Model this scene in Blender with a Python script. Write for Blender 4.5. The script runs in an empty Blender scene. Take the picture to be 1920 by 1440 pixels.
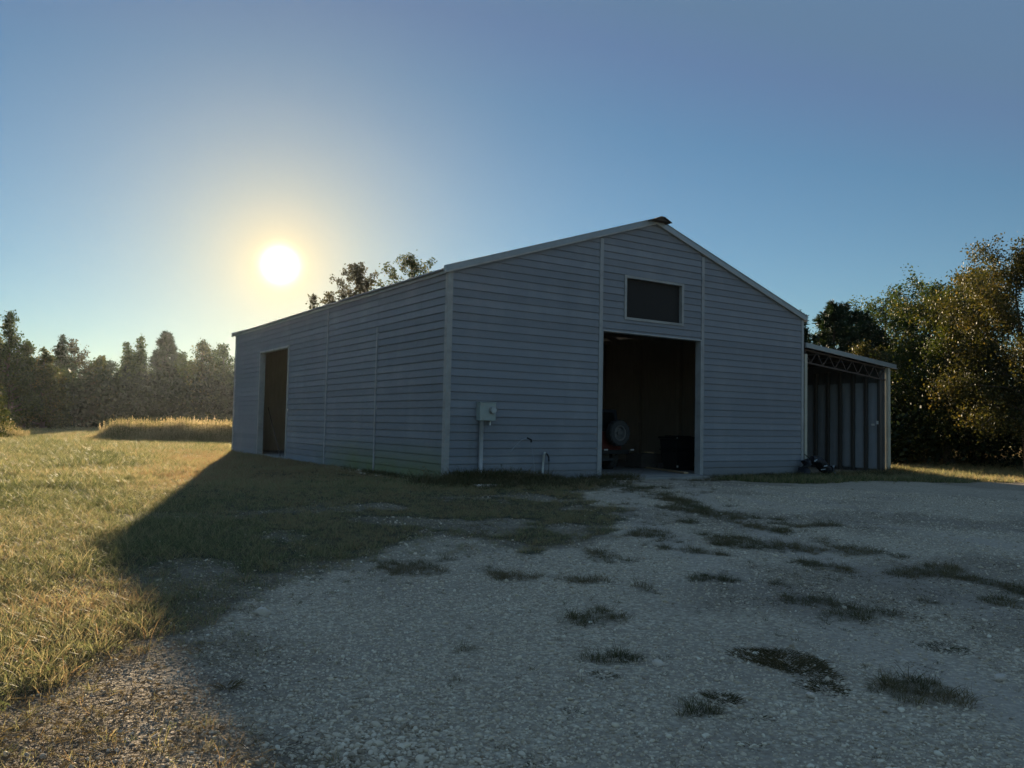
import bpy, math, random
import numpy as np
from mathutils import Vector, Matrix

R = math.radians
random.seed(7)
scn = bpy.context.scene
COL = scn.collection

# ------------------------------------------------------------------ camera
CAM = Vector((-9.135, -16.670, 1.326))
fw = Vector((0.54876, 0.83448, 0.05007)); rt = Vector((0.83480, -0.55019, 0.02024)); up = Vector((-0.04443, -0.03069, 0.99854))
cd = bpy.data.cameras.new('camera'); cam = bpy.data.objects.new('camera', cd); COL.objects.link(cam)
m = Matrix((rt, up, -fw)).transposed().to_4x4(); m.translation = CAM
cam.matrix_world = m
cd.sensor_width = 36; cd.lens = 36 * 1520.3 / 1920; cd.clip_start = 0.05; cd.clip_end = 5000
scn.camera = cam

# ------------------------------------------------------------------ sky and sun
SUN = Vector((0.28882, 0.94000, 0.18159)).normalized()
sun_el = math.asin(SUN.z); sun_az = math.atan2(SUN.x, SUN.y)
w = bpy.data.worlds.new('World'); scn.world = w; w.use_nodes = True
N = w.node_tree.nodes; Lk = w.node_tree.links; N.clear()
wo = N.new('ShaderNodeOutputWorld'); bg = N.new('ShaderNodeBackground'); sky = N.new('ShaderNodeTexSky')
sky.sky_type = 'NISHITA'; sky.sun_disc = False; sky.sun_elevation = sun_el; sky.sun_rotation = sun_az
sky.air_density = 1.0; sky.dust_density = 0.03; sky.ozone_density = 3.0; sky.altitude = 60
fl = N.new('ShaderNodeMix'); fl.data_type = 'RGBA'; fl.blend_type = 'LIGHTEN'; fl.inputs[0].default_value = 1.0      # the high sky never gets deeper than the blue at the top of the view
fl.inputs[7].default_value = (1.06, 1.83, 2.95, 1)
tn = N.new('ShaderNodeMix'); tn.data_type = 'RGBA'; tn.blend_type = 'MULTIPLY'; tn.inputs[0].default_value = 1.0; tn.inputs[7].default_value = (.76, .82, .81, 1)   # dims the sky colour, like a lower sky strength
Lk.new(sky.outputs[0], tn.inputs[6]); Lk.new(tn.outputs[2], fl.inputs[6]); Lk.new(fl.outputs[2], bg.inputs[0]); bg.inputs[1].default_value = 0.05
# the sun's own aureole in the morning air: falls off with the angle from the sun's direction
tc = N.new('ShaderNodeTexCoord'); nz = N.new('ShaderNodeVectorMath'); nz.operation = 'NORMALIZE'
dt = N.new('ShaderNodeVectorMath'); dt.operation = 'DOT_PRODUCT'; dt.inputs[1].default_value = SUN
ac = N.new('ShaderNodeMath'); ac.operation = 'ARCCOSINE'; ac.use_clamp = False
Lk.new(tc.outputs['Generated'], nz.inputs[0]); Lk.new(nz.outputs[0], dt.inputs[0])
mn = N.new('ShaderNodeMath'); mn.operation = 'MINIMUM'; mn.inputs[1].default_value = 0.9999999
Lk.new(dt.outputs['Value'], mn.inputs[0]); Lk.new(mn.outputs[0], ac.inputs[0])
def aureole(width, power, color, strength):
    a = N.new('ShaderNodeMath'); a.operation = 'DIVIDE'; a.inputs[1].default_value = R(width); Lk.new(ac.outputs[0], a.inputs[0])
    b = N.new('ShaderNodeMath'); b.operation = 'POWER'; b.inputs[1].default_value = power; Lk.new(a.outputs[0], b.inputs[0])
    c = N.new('ShaderNodeMath'); c.operation = 'MULTIPLY'; c.inputs[1].default_value = -1; Lk.new(b.outputs[0], c.inputs[0])
    e = N.new('ShaderNodeMath'); e.operation = 'EXPONENT'; Lk.new(c.outputs[0], e.inputs[0])
    s = N.new('ShaderNodeMath'); s.operation = 'MULTIPLY'; s.inputs[1].default_value = strength; Lk.new(e.outputs[0], s.inputs[0])
    k = N.new('ShaderNodeBackground'); k.inputs[0].default_value = (*color, 1); Lk.new(s.outputs[0], k.inputs[1])
    return k
# wide pale veil round the sun, mixed into the blue
vf = N.new('ShaderNodeMath'); vf.operation = 'DIVIDE'; vf.inputs[1].default_value = R(8.0); Lk.new(ac.outputs[0], vf.inputs[0])
vp = N.new('ShaderNodeMath'); vp.operation = 'POWER'; vp.inputs[1].default_value = 1.3; Lk.new(vf.outputs[0], vp.inputs[0])
vm = N.new('ShaderNodeMath'); vm.operation = 'MULTIPLY'; vm.inputs[1].default_value = -1; Lk.new(vp.outputs[0], vm.inputs[0])
ve = N.new('ShaderNodeMath'); ve.operation = 'EXPONENT'; Lk.new(vm.outputs[0], ve.inputs[0])
vk = N.new('ShaderNodeMath'); vk.operation = 'MULTIPLY'; vk.inputs[1].default_value = .62; Lk.new(ve.outputs[0], vk.inputs[0])
vb = N.new('ShaderNodeBackground'); vb.inputs[0].default_value = (.98, .82, .40, 1); vb.inputs[1].default_value = 0.40
mx = N.new('ShaderNodeMixShader'); Lk.new(vk.outputs[0], mx.inputs[0]); Lk.new(bg.outputs[0], mx.inputs[1]); Lk.new(vb.outputs[0], mx.inputs[2])
prev = mx
for args in ((0.74, 2.0, (1.0, 0.88, 0.60), 4.5), (2.0, 1.0, (1.0, 0.52, 0.08), 0.32)):
    k = aureole(*args); ad = N.new('ShaderNodeAddShader'); Lk.new(prev.outputs[0], ad.inputs[0]); Lk.new(k.outputs[0], ad.inputs[1]); prev = ad
Lk.new(prev.outputs[0], wo.inputs[0])

sl = bpy.data.lights.new('sun', 'SUN'); sl.energy = 5.0; sl.angle = R(0.5); sl.color = (1.0, 0.79, 0.52)
so = bpy.data.objects.new('sun', sl); COL.objects.link(so)
so.rotation_euler = SUN.to_track_quat('Z', 'Y').to_euler(); so.location = (0, 0, 30)

vs = scn.view_settings
vs.view_transform = 'Standard'; vs.look = 'None'; vs.gamma = 1; vs.exposure = 1.25; vs.use_curve_mapping = False
scn.render.engine = 'CYCLES'
scn.cycles.use_denoising = True
scn.cycles.max_bounces = 8; scn.cycles.transparent_max_bounces = 8
scn.cycles.sample_clamp_indirect = 4

# ------------------------------------------------------------------ helpers
def tag(o, label=None, cat=None, group=None, kind=None):
    if label: o['label'] = label
    if cat: o['category'] = cat
    if group: o['group'] = group
    if kind: o['kind'] = kind
    return o
def empty(name, loc, label, cat, group=None, rz=0):
    o = bpy.data.objects.new(name, None); COL.objects.link(o); o.location = loc; o.rotation_euler = (0, 0, rz)
    o.empty_display_size = .3
    return tag(o, label, cat, group)

class MB:
    """collects shapes; build() links them as ONE mesh object"""
    def __init__(s): s.v = []; s.f = []
    def add(s, v, f):
        n = len(s.v); s.v += [tuple(p) for p in v]; s.f += [tuple(i + n for i in q) for q in f]; return s
    def box(s, x0, x1, y0, y1, z0, z1):
        return s.add([(x0,y0,z0),(x1,y0,z0),(x1,y1,z0),(x0,y1,z0),(x0,y0,z1),(x1,y0,z1),(x1,y1,z1),(x0,y1,z1)],
                     [(0,3,2,1),(4,5,6,7),(0,1,5,4),(1,2,6,5),(2,3,7,6),(3,0,4,7)])
    def bar(s, a, b, w, h, upv=(0,0,1)):
        a = Vector(a); b = Vector(b); d = (b - a).normalized(); x = d.cross(Vector(upv)).normalized(); z = x.cross(d)
        v = []
        for p in (a, b):
            for sx, sz in ((-1,-1),(1,-1),(1,1),(-1,1)): v.append(p + x * sx * w / 2 + z * sz * h / 2)
        return s.add(v, [(0,1,2,3),(7,6,5,4),(0,4,5,1),(1,5,6,2),(2,6,7,3),(3,7,4,0)])
    def tube(s, pts, rad, n=8, caps=True):
        pts = [Vector(p) for p in pts]; rad = rad if hasattr(rad, '__len__') else [rad] * len(pts)
        v = []; f = []
        for i, p in enumerate(pts):
            d = (pts[min(i+1, len(pts)-1)] - pts[max(i-1, 0)]).normalized()
            ref = Vector((0,0,1)) if abs(d.z) < .9 else Vector((1,0,0))
            x = d.cross(ref).normalized(); y = d.cross(x)
            for k in range(n):
                a = 2 * math.pi * k / n; v.append(p + (x * math.cos(a) + y * math.sin(a)) * rad[i])
        for i in range(len(pts) - 1):
            for k in range(n):
                k2 = (k + 1) % n; f.append((i*n+k, i*n+k2, (i+1)*n+k2, (i+1)*n+k))
        if caps: f.append(tuple(range(n))); f.append(tuple(reversed(range((len(pts)-1)*n, len(pts)*n))))
        return s.add(v, f)
    def lathe(s, prof, c, axis, n=24, closed=False):
        """prof: (radius, offset along axis)"""
        c = Vector(c); d = Vector(axis).normalized(); ref = Vector((0,0,1)) if abs(d.z) < .9 else Vector((1,0,0))
        x = d.cross(ref).normalized(); y = d.cross(x); v = []; f = []
        for r, t in prof:
            for k in range(n):
                a = 2 * math.pi * k / n; v.append(c + d * t + (x * math.cos(a) + y * math.sin(a)) * r)
        m_ = len(prof)
        for i in range(m_ if closed else m_ - 1):
            j = (i + 1) % m_
            for k in range(n):
                k2 = (k + 1) % n; f.append((i*n+k, i*n+k2, j*n+k2, j*n+k))
        if not closed:
            f.append(tuple(range(n))); f.append(tuple(reversed(range((m_-1)*n, m_*n))))
        return s.add(v, f)
    def mesh(s, name, mat, smooth=False):
        me = bpy.data.meshes.new(name); me.from_pydata(s.v, [], s.f); me.update()
        if mat: me.materials.append(mat)
        if smooth: me.polygons.foreach_set('use_smooth', [True] * len(me.polygons))
        return me
    def build(s, name, mat, parent=None, smooth=False, bevel=0, loc=None):
        o = bpy.data.objects.new(name, s.mesh(name, mat, smooth)); COL.objects.link(o)
        if parent: o.parent = parent
        if loc: o.location = loc
        if bevel:
            b = o.modifiers.new('bevel', 'BEVEL'); b.width = bevel; b.segments = 2; b.limit_method = 'ANGLE'; b.angle_limit = R(35)
        return o

def link_mesh(name, me, parent=None, loc=(0,0,0), rot=(0,0,0)):
    o = bpy.data.objects.new(name, me); COL.objects.link(o)
    if parent: o.parent = parent
    o.location = loc; o.rotation_euler = rot
    return o

def mesh_np(name, verts, faces, mat, tint=None):
    """verts (n,3), faces (m,k) of equal size"""
    me = bpy.data.meshes.new(name)
    verts = np.asarray(verts, np.float32); faces = np.asarray(faces, np.int32); k = faces.shape[1]
    me.vertices.add(len(verts)); me.vertices.foreach_set('co', verts.ravel())
    me.loops.add(faces.size); me.loops.foreach_set('vertex_index', faces.ravel())
    me.polygons.add(len(faces)); me.polygons.foreach_set('loop_start', np.arange(0, faces.size, k, dtype=np.int32))
    me.polygons.foreach_set('loop_total', np.full(len(faces), k, np.int32))
    if tint is not None:
        a = me.attributes.new('tint', 'FLOAT', 'FACE'); a.data.foreach_set('value', np.asarray(tint, np.float32))
    me.update(calc_edges=True); me.validate()
    if mat: me.materials.append(mat)
    return me

_tabs = {}
def vnoise(x, y, s, seed=0):
    t = _tabs.setdefault(seed, np.random.RandomState(seed + 11).rand(256, 256))
    x = np.asarray(x) / s + 500; y = np.asarray(y) / s + 500
    xi = np.floor(x).astype(int); yi = np.floor(y).astype(int); fx = x - xi; fy = y - yi
    fx = fx * fx * (3 - 2 * fx); fy = fy * fy * (3 - 2 * fy)
    g = lambda a, b: t[a & 255, b & 255]
    return (g(xi,yi)*(1-fx)+g(xi+1,yi)*fx)*(1-fy)+(g(xi,yi+1)*(1-fx)+g(xi+1,yi+1)*fx)*fy
def fbm(x, y, s, seed=0, o=3):
    r = 0; a = 1; t = 0
    for i in range(o): r = r + a * vnoise(x, y, s / 2**i, seed + i * 17); t += a; a *= .5
    return r / t
def sstep(a, b, x):
    t = np.clip((np.asarray(x, float) - a) / (b - a), 0, 1); return t * t * (3 - 2 * t)

# ------------------------------------------------------------------ materials
def newmat(name):
    mt = bpy.data.materials.new(name); mt.use_nodes = True; nt = mt.node_tree; nt.nodes.clear()
    out = nt.nodes.new('ShaderNodeOutputMaterial'); return mt, nt, out
def nd(nt, typ, **kw):
    n = nt.nodes.new(typ)
    for k, v in kw.items(): setattr(n, k, v)
    return n
def ramp(nt, fac, stops):
    r = nd(nt, 'ShaderNodeValToRGB'); e = r.color_ramp.elements
    while len(e) < len(stops): e.new(.5)
    for el, (p, c) in zip(e, stops): el.position = p; el.color = (*c, 1)
    nt.links.new(fac, r.inputs[0]); return r.outputs[0]
def noise(nt, vec, scale, detail=4, rough=.6, stretch=None):
    if stretch:
        mp = nd(nt, 'ShaderNodeMapping'); mp.inputs['Scale'].default_value = stretch; nt.links.new(vec, mp.inputs[0]); vec = mp.outputs[0]
    n = nd(nt, 'ShaderNodeTexNoise'); n.inputs['Scale'].default_value = scale; n.inputs['Detail'].default_value = detail; n.inputs['Roughness'].default_value = rough
    nt.links.new(vec, n.inputs['Vector']); return n.outputs['Fac']
def mixc(nt, fac, a, b, mode='MIX'):
    x = nd(nt, 'ShaderNodeMix', data_type='RGBA', blend_type=mode)
    for sock, v in ((x.inputs[0], fac), (x.inputs[6], a), (x.inputs[7], b)):
        if isinstance(v, bpy.types.NodeSocket): nt.links.new(v, sock)
        elif isinstance(v, (int, float)): sock.default_value = v
        else: sock.default_value = (*v, 1)
    return x.outputs[2]
def mth(nt, op, a, b=None, clamp=False):
    x = nd(nt, 'ShaderNodeMath', operation=op, use_clamp=clamp)
    for s, v in zip(x.inputs, (a, b)):
        if v is None: continue
        if isinstance(v, bpy.types.NodeSocket): nt.links.new(v, s)
        else: s.default_value = v
    return x.outputs[0]

def surf(name, base, var=.25, rough=.7, scale=6, metal=0, bump=.15, grain=None, spec=.4, dirt=None, dirt_amt=.4, objrand=.1):
    """weathered solid material: two noises in the colour, fine relief, some dirt, small shift per object"""
    mt, nt, out = newmat(name); L = nt.links
    p = nd(nt, 'ShaderNodeBsdfPrincipled'); L.new(p.outputs[0], out.inputs[0])
    tcn = nd(nt, 'ShaderNodeTexCoord'); vec = tcn.outputs['Object']
    n1 = noise(nt, vec, scale, 6, .65, grain); n2 = noise(nt, vec, scale * .22, 3, .6, grain)
    lo = tuple(c * (1 - var) for c in base); hi = tuple(min(1, c * (1 + var)) for c in base)
    c = mixc(nt, n1, lo, hi)
    if dirt:
        f = nd(nt, 'ShaderNodeMapRange'); f.inputs[1].default_value = .48; f.inputs[2].default_value = .75; L.new(n2, f.inputs[0])
        c = mixc(nt, mth(nt, 'MULTIPLY', f.outputs[0], dirt_amt), c, dirt)
    oi = nd(nt, 'ShaderNodeObjectInfo')
    hsv = nd(nt, 'ShaderNodeHueSaturation'); L.new(c, hsv.inputs['Color'])
    mr = nd(nt, 'ShaderNodeMapRange'); mr.inputs[3].default_value = 1 - objrand; mr.inputs[4].default_value = 1 + objrand
    L.new(oi.outputs['Random'], mr.inputs[0]); L.new(mr.outputs[0], hsv.inputs['Value'])
    L.new(hsv.outputs[0], p.inputs['Base Color'])
    rr = nd(nt, 'ShaderNodeMapRange'); rr.inputs[3].default_value = max(.05, rough - .12); rr.inputs[4].default_value = min(1, rough + .12)
    L.new(n1, rr.inputs[0]); L.new(rr.outputs[0], p.inputs['Roughness'])
    p.inputs['Metallic'].default_value = metal; p.inputs['Specular IOR Level'].default_value = spec
    b = nd(nt, 'ShaderNodeBump'); b.inputs['Strength'].default_value = bump; b.inputs['Distance'].default_value = .01
    L.new(n1, b.inputs['Height']); L.new(b.outputs[0], p.inputs['Normal'])
    return mt

def siding_mat(name, algae=False):
    mt, nt, out = newmat(name); L = nt.links
    p = nd(nt, 'ShaderNodeBsdfPrincipled'); L.new(p.outputs[0], out.inputs[0])
    geo = nd(nt, 'ShaderNodeNewGeometry'); vec = geo.outputs['Position']
    grain = noise(nt, vec, 14, 6, .7, (.12, .12, 2.2)); blot = noise(nt, vec, .9, 5, .62, (1, 1, .7)); streak = noise(nt, vec, 2.4, 4, .6, (1, 1, .14))
    c = mixc(nt, grain, (.180, .198, .226), (.243, .256, .278))
    f = nd(nt, 'ShaderNodeMapRange'); f.inputs[1].default_value = .5; f.inputs[2].default_value = .8; L.new(blot, f.inputs[0])
    c = mixc(nt, mth(nt, 'MULTIPLY', f.outputs[0], .3), c, (.38, .385, .39))            # chalky worn paint
    f2 = nd(nt, 'ShaderNodeMapRange'); f2.inputs[1].default_value = .58; f2.inputs[2].default_value = .8; L.new(streak, f2.inputs[0])
    c = mixc(nt, mth(nt, 'MULTIPLY', f2.outputs[0], .22), c, (.15, .15, .14))           # run-off streaks
    sx = nd(nt, 'ShaderNodeSeparateXYZ'); L.new(vec, sx.inputs[0])
    if algae:                                                                              # green growth on the lowest boards near the corner
        hgt = nd(nt, 'ShaderNodeMapRange'); hgt.inputs[1].default_value = .95; hgt.inputs[2].default_value = .1; L.new(sx.outputs[2], hgt.inputs[0])
        yy = nd(nt, 'ShaderNodeMapRange'); yy.inputs[1].default_value = 9.0; yy.inputs[2].default_value = 5.5; L.new(sx.outputs[1], yy.inputs[0])
        a = mth(nt, 'MULTIPLY', mth(nt, 'MULTIPLY', hgt.outputs[0], yy.outputs[0]), mth(nt, 'MULTIPLY', mth(nt, 'ADD', blot, .3), 1.0), True)
        c = mixc(nt, a, c, (.135, .165, .055))
    else:                                                                                  # soil splash on the bottom board
        hgt = nd(nt, 'ShaderNodeMapRange'); hgt.inputs[1].default_value = .32; hgt.inputs[2].default_value = 0.0; L.new(sx.outputs[2], hgt.inputs[0])
        c = mixc(nt, mth(nt, 'MULTIPLY', mth(nt, 'MULTIPLY', hgt.outputs[0], blot), .9), c, (.14, .13, .11))
    oi = nd(nt, 'ShaderNodeObjectInfo'); hsv = nd(nt, 'ShaderNodeHueSaturation'); L.new(c, hsv.inputs['Color'])
    mr = nd(nt, 'ShaderNodeMapRange'); mr.inputs[3].default_value = .90; mr.inputs[4].default_value = 1.10
    L.new(oi.outputs['Random'], mr.inputs[0]); L.new(mr.outputs[0], hsv.inputs['Value']); L.new(hsv.outputs[0], p.inputs['Base Color'])
    p.inputs['Roughness'].default_value = .72; p.inputs['Specular IOR Level'].default_value = .3
    b = nd(nt, 'ShaderNodeBump'); b.inputs['Strength'].default_value = .25; b.inputs['Distance'].default_value = .006
    L.new(grain, b.inputs['Height']); L.new(b.outputs[0], p.inputs['Normal'])
    return mt

def leaf_mat(name, stops, transl=.42, attr='tint', instancer=False, rough=.55, spec=.25, tcol=(1.25, 1.15, .55)):
    mt, nt, out = newmat(name); L = nt.links
    at = nd(nt, 'ShaderNodeAttribute'); at.attribute_name = attr
    if instancer: at.attribute_type = 'INSTANCER'
    fac = at.outputs['Fac']
    if instancer:
        ab = nd(nt, 'ShaderNodeAttribute'); ab.attribute_name = 'blade'; fac = mth(nt, 'ADD', fac, ab.outputs['Fac'], True)
    c = ramp(nt, fac, stops)
    p = nd(nt, 'ShaderNodeBsdfPrincipled'); p.inputs['Roughness'].default_value = rough; p.inputs['Specular IOR Level'].default_value = spec
    L.new(c, p.inputs['Base Color'])
    t = nd(nt, 'ShaderNodeBsdfTranslucent'); L.new(mixc(nt, 1.0, c, tcol, 'MULTIPLY'), t.inputs[0])
    mx = nd(nt, 'ShaderNodeMixShader'); mx.inputs[0].default_value = transl
    L.new(p.outputs[0], mx.inputs[1]); L.new(t.outputs[0], mx.inputs[2]); L.new(mx.outputs[0], out.inputs[0])
    return mt

M = {}
M['siding'] = siding_mat('weathered_blue_grey_siding'); M['siding_side'] = siding_mat('mossy_blue_grey_siding', True)
M['trim'] = surf('grey_painted_trim', (.35, .35, .335), .14, .6, 9, dirt=(.14, .13, .11), dirt_amt=.5)
M['batten'] = surf('blue_grey_batten', (.33, .335, .335), .14, .65, 9, dirt=(.12, .12, .11), dirt_amt=.4)
M['galv'] = surf('galvanised_steel', (.28, .315, .335), .16, .42, 5, metal=.55, bump=.06, dirt=(.20, .19, .17), dirt_amt=.4)
M['roof'] = surf('weathered_roof_sheet', (.26, .26, .26), .2, .45, 3, metal=.6, bump=.05, dirt=(.16, .12, .09), dirt_amt=.6)
M['cap'] = surf('rusty_ridge_sheet', (.09, .075, .06), .3, .7, 8, metal=.3, bump=.1)
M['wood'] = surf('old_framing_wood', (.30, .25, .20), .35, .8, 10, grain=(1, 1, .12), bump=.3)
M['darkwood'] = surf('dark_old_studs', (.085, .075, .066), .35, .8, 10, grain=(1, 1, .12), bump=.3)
M['slab'] = surf('concrete', (.26, .25, .23), .2, .85, 7, bump=.2, dirt=(.12, .10, .08), dirt_amt=.6)
M['lumber'] = surf('pale_lumber', (.46, .33, .20), .2, .7, 9, grain=(.2, 1, 1), bump=.2)
M['truss'] = surf('rusted_dark_steel', (.085, .062, .052), .3, .6, 12, metal=.2)
M['panel'] = surf('grey_insulation_facing', (.37, .39, .42), .16, .55, 3, bump=.6, dirt=(.16, .15, .13), dirt_amt=.5)
M['cream'] = surf('cream_post_paint', (.44, .42, .34), .12, .6, 7, dirt=(.2, .17, .12), dirt_amt=.5)
M['meter'] = surf('pale_green_grey_enclosure', (.30, .35, .33), .12, .5, 12, dirt=(.2, .2, .17), dirt_amt=.4)
M['pvc'] = surf('grey_pvc', (.36, .37, .38), .1, .5, 8)
M['white'] = surf('white_plastic', (.62, .63, .60), .1, .45, 8)
M['black'] = surf('black_plastic', (.016, .018, .019), .2, .5, 8, spec=.4)
M['rubber'] = surf('tyre_rubber', (.055, .056, .056), .3, .8, 20, bump=.5)
M['red'] = surf('dark_red_paint', (.10, .018, .014), .15, .35, 5, spec=.5)
M['steel'] = surf('dull_steel', (.35, .35, .34), .2, .45, 9, metal=.8)
M['rimsteel'] = surf('dark_wheel_steel', (.16, .16, .155), .3, .5, 9, metal=.4)
M['bag'] = surf('black_nylon', (.014, .015, .019), .3, .55, 14, bump=.5)
M['strap'] = surf('grey_webbing', (.30, .33, .35), .15, .6, 20)
M['sack'] = surf('tan_feed_sack', (.42, .26, .12), .2, .8, 10, bump=.4)
M['bark'] = surf('tree_bark', (.10, .080, .062), .4, .9, 8, grain=(1, 1, .25), bump=.8)
M['rock'] = surf('pale_fieldstone', (.62, .53, .43), .25, .85, 9, bump=.5, dirt=(.34, .27, .20), dirt_amt=.5)

mt, nt, out = newmat('meter_glass')
p = nd(nt, 'ShaderNodeBsdfPrincipled'); p.inputs['Base Color'].default_value = (.9, .95, .95, 1); p.inputs['Roughness'].default_value = .05
p.inputs['Transmission Weight'].default_value = .85; nt.links.new(p.outputs[0], out.inputs[0]); M['glass'] = mt
mt, nt, out = newmat('red_lens')
p = nd(nt, 'ShaderNodeBsdfPrincipled'); p.inputs['Base Color'].default_value = (.35, .05, .03, 1); p.inputs['Roughness'].default_value = .15
nt.links.new(p.outputs[0], out.inputs[0]); M['lens'] = mt
mt, nt, out = newmat('dark_window_glass')
p = nd(nt, 'ShaderNodeBsdfPrincipled'); p.inputs['Base Color'].default_value = (.01, .012, .012, 1); p.inputs['Roughness'].default_value = .12
nt.links.new(p.outputs[0], out.inputs[0]); M['darkglass'] = mt

# ------------------------------------------------------------------ the lie of the land
W, LEN, HE, HR = 13.0, 18.70, 4.9, 7.02
def terrain(x, y):
    x = np.asarray(x, float); y = np.asarray(y, float)
    z = -.06 - .06 * sstep(4, 11, x) * sstep(3, -1, y) - .05 * sstep(-7, -14, y)
    d = np.hypot(x + 4, y + 6)
    far = sstep(30, 60, d)
    z = z + (fbm(x, y, 3.1, 3, 3) - .5) * .10 * (1 - .3 * far) * sstep(-.2, 2.5, np.maximum(np.maximum(-x, x - 18), np.maximum(-y, y - 19)))
    z = z + (fbm(x, y, 26, 5, 2) - .5) * .35 * sstep(16, 45, d)
    # low ridge of soil between the two drive lanes
    return z

POLY = np.array([(0,20.3),(0,0),(4.5,0),(4.5,-.5),(.82,-4.0),(-1.1,-7.4),(-3.2,-9.3),(-4.0,-9.0),(-3.9,-8.1),(-4.5,-7.5),(-5.5,-8.5),(-6.0,-8.9),(-6.6,-9.35),
                 (-7.17,-9.95),(-7.58,-10.5),(-8.0,-10.95),(-8.35,-11.1),(-8.75,-11.6),(-9.1,-11.9),(-10.2,-12.6),(-14,-14),(-60,-16),(-300,-16),(-300,500),(0,500)])
POLY2 = np.array([(8.8,-.3),(8.6,-2.3),(10.2,-2.9),(12.6,-2.7),(14.0,-3.4),(16.5,-4.3),(20,-5.2),(27,-6.0),(60,-8),(300,-30),(300,500),(0,500),(0,19),(18,19),(18,.2)])
ELL = [(0.94,-7.3,0.56,1.29),(-0.27,-8.29,0.2,0.35),(-1.38,-9.83,0.37,0.66),(-1.0,-10.2,0.2,0.43),(-2.3,-10.11,0.25,0.38),(-2.02,-10.96,0.3,0.23),(-3.23,-11.28,0.15,0.18),(-2.91,-11.84,0.09,0.13),(-1.71,-11.47,0.3,0.32),(-1.36,-11.98,0.2,0.24),(-3.29,-12.28,0.14,0.17),(-3.3,-12.88,0.25,0.18),(-4.43,-12.86,0.08,0.13),(-5.99,-13.68,0.07,0.07),(-4.67,-14.12,0.14,0.22),(-4.79,-12.63,0.1,0.1),(-5.48,-9.7,0.36,0.49),(-5.04,-10.31,0.14,0.21),(-4.49,-10.63,0.13,0.22),(-4.82,-11.18,0.17,0.18),(-4.26,-10.95,0.12,0.19),(-4.16,-11.32,0.13,0.15),(-5.32,-11.91,0.1,0.14),(-5.07,-11.93,0.1,0.14),(-4.72,-12.16,0.09,0.13),(-5.88,-12.71,0.08,0.07),(-5.66,-12.73,0.09,0.11),(-6.29,-13.01,0.06,0.07),(-6.46,-13.57,0.09,0.08),(-6.83,-12.63,0.08,0.08),(-6.42,-12.11,0.1,0.09),(-3.3,-9.62,0.3,0.53),(-1.76,-9.04,0.3,0.47),(3.19,-2.51,0.9,1.7),(-0.73,-12.13,0.35,0.22),(-1.79,-13.03,0.3,0.22),(-4.97,-7.59,0.38,0.28),(3.6,-.6,1.0,.35),(7.6,-1.0,.9,.3)]
RIDGE = [(2.6,-4.4),(1.59,-6.19),(.3,-8.3),(-.12,-9.7),(-.6,-10.9),(-.85,-11.8),(-1.04,-12.9),(-1.3,-14.5)]
def pip(x, y, poly):
    r = np.zeros(np.shape(x), bool); n = len(poly); j = n - 1
    for i in range(n):
        xi, yi = poly[i]; xj, yj = poly[j]
        if yi != yj: r ^= ((yi > y) != (yj > y)) & (x < (xj - xi) * (y - yi) / (yj - yi) + xi)
        j = i
    return r
def inbarn(x, y, m_=.02):
    return ((x > -m_) & (x < W + m_) & (y > -m_) & (y < LEN + m_))
def grassy(x, y, main_only=False):
    """0 bare gravel .. 1 closed grass"""
    x = np.asarray(x, float); y = np.asarray(y, float); acc = np.zeros(x.shape)
    near = 1 - .55 * sstep(9, 4.5, np.hypot(x - CAM.x, y - CAM.y))
    for k, a in enumerate((.3, .8, 1.4, 2.1, 2.9, 3.6)):
        dx = (fbm(x, y, .5 + .45 * a, 31 + k, 3) - .5) * 2.2 * a; dy = (fbm(x, y, .5 + .45 * a, 61 + k, 3) - .5) * 2.2 * a
        acc += (pip(x + dx * near, y + dy * near, POLY) | pip(x + dx * .6, y + dy * .6, POLY2)) / 6
    bx_ = (fbm(x, y, .8, 131, 3) - .5) * 1.3; by_ = (fbm(x, y, .8, 161, 3) - .5) * 1.3
    acc = np.maximum(acc, .72 * pip(x + bx_ * near, y + by_ * near, POLY))
    # thin, gravelly places inside the shaded grass before the barn
    thin = sstep(.47, .60, fbm(x, y, .85, 91, 4)) * sstep(-1.5, -4.5, y) * sstep(-8.6, -7.2, x)
    acc = acc * (1 - (.45 + .25 * sstep(-5, -3, x)) * thin)
    if main_only: return np.clip(acc, 0, 1)
    for ex, ey, rx, ry in ELL:
        nx = (fbm(x, y, .40, 7, 3) - .5) * 3.8; d = np.hypot((x - ex) / (rx * 1.15), (y - ey) / (ry * 1.15)) + nx
        acc = np.maximum(acc, sstep(1.35, .25, d) * .72)
    for (x0, y0), (x1, y1) in zip(RIDGE[:-1], RIDGE[1:]):
        t = np.clip(((x - x0) * (x1 - x0) + (y - y0) * (y1 - y0)) / ((x1 - x0)**2 + (y1 - y0)**2), 0, 1)
        d = np.hypot(x - x0 - t * (x1 - x0), y - y0 - t * (y1 - y0)) + (fbm(x, y, .6, 8, 3) - .5) * .7
        acc = np.maximum(acc, sstep(.36, .0, d) * .92 * sstep(.24, .46, fbm(x, y, .9, 12, 3)))
    return np.clip(acc, 0, 1)
def litter(x, y):
    """brown soil and leaf litter between lawn and gravel, lower left, and faint soil patches in the gravel"""
    a = sstep(-7.4, -8.4, x + (fbm(x, y, .9, 44, 3) - .5) * 1.2) * sstep(-10.6, -11.4, y)
    b = sstep(.54, .68, fbm(x, y, 2.4, 52, 4)) * .42
    return np.clip(np.maximum(np.maximum(a, b), .55 * pip(x, y, POLY)), 0, 1)

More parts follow.
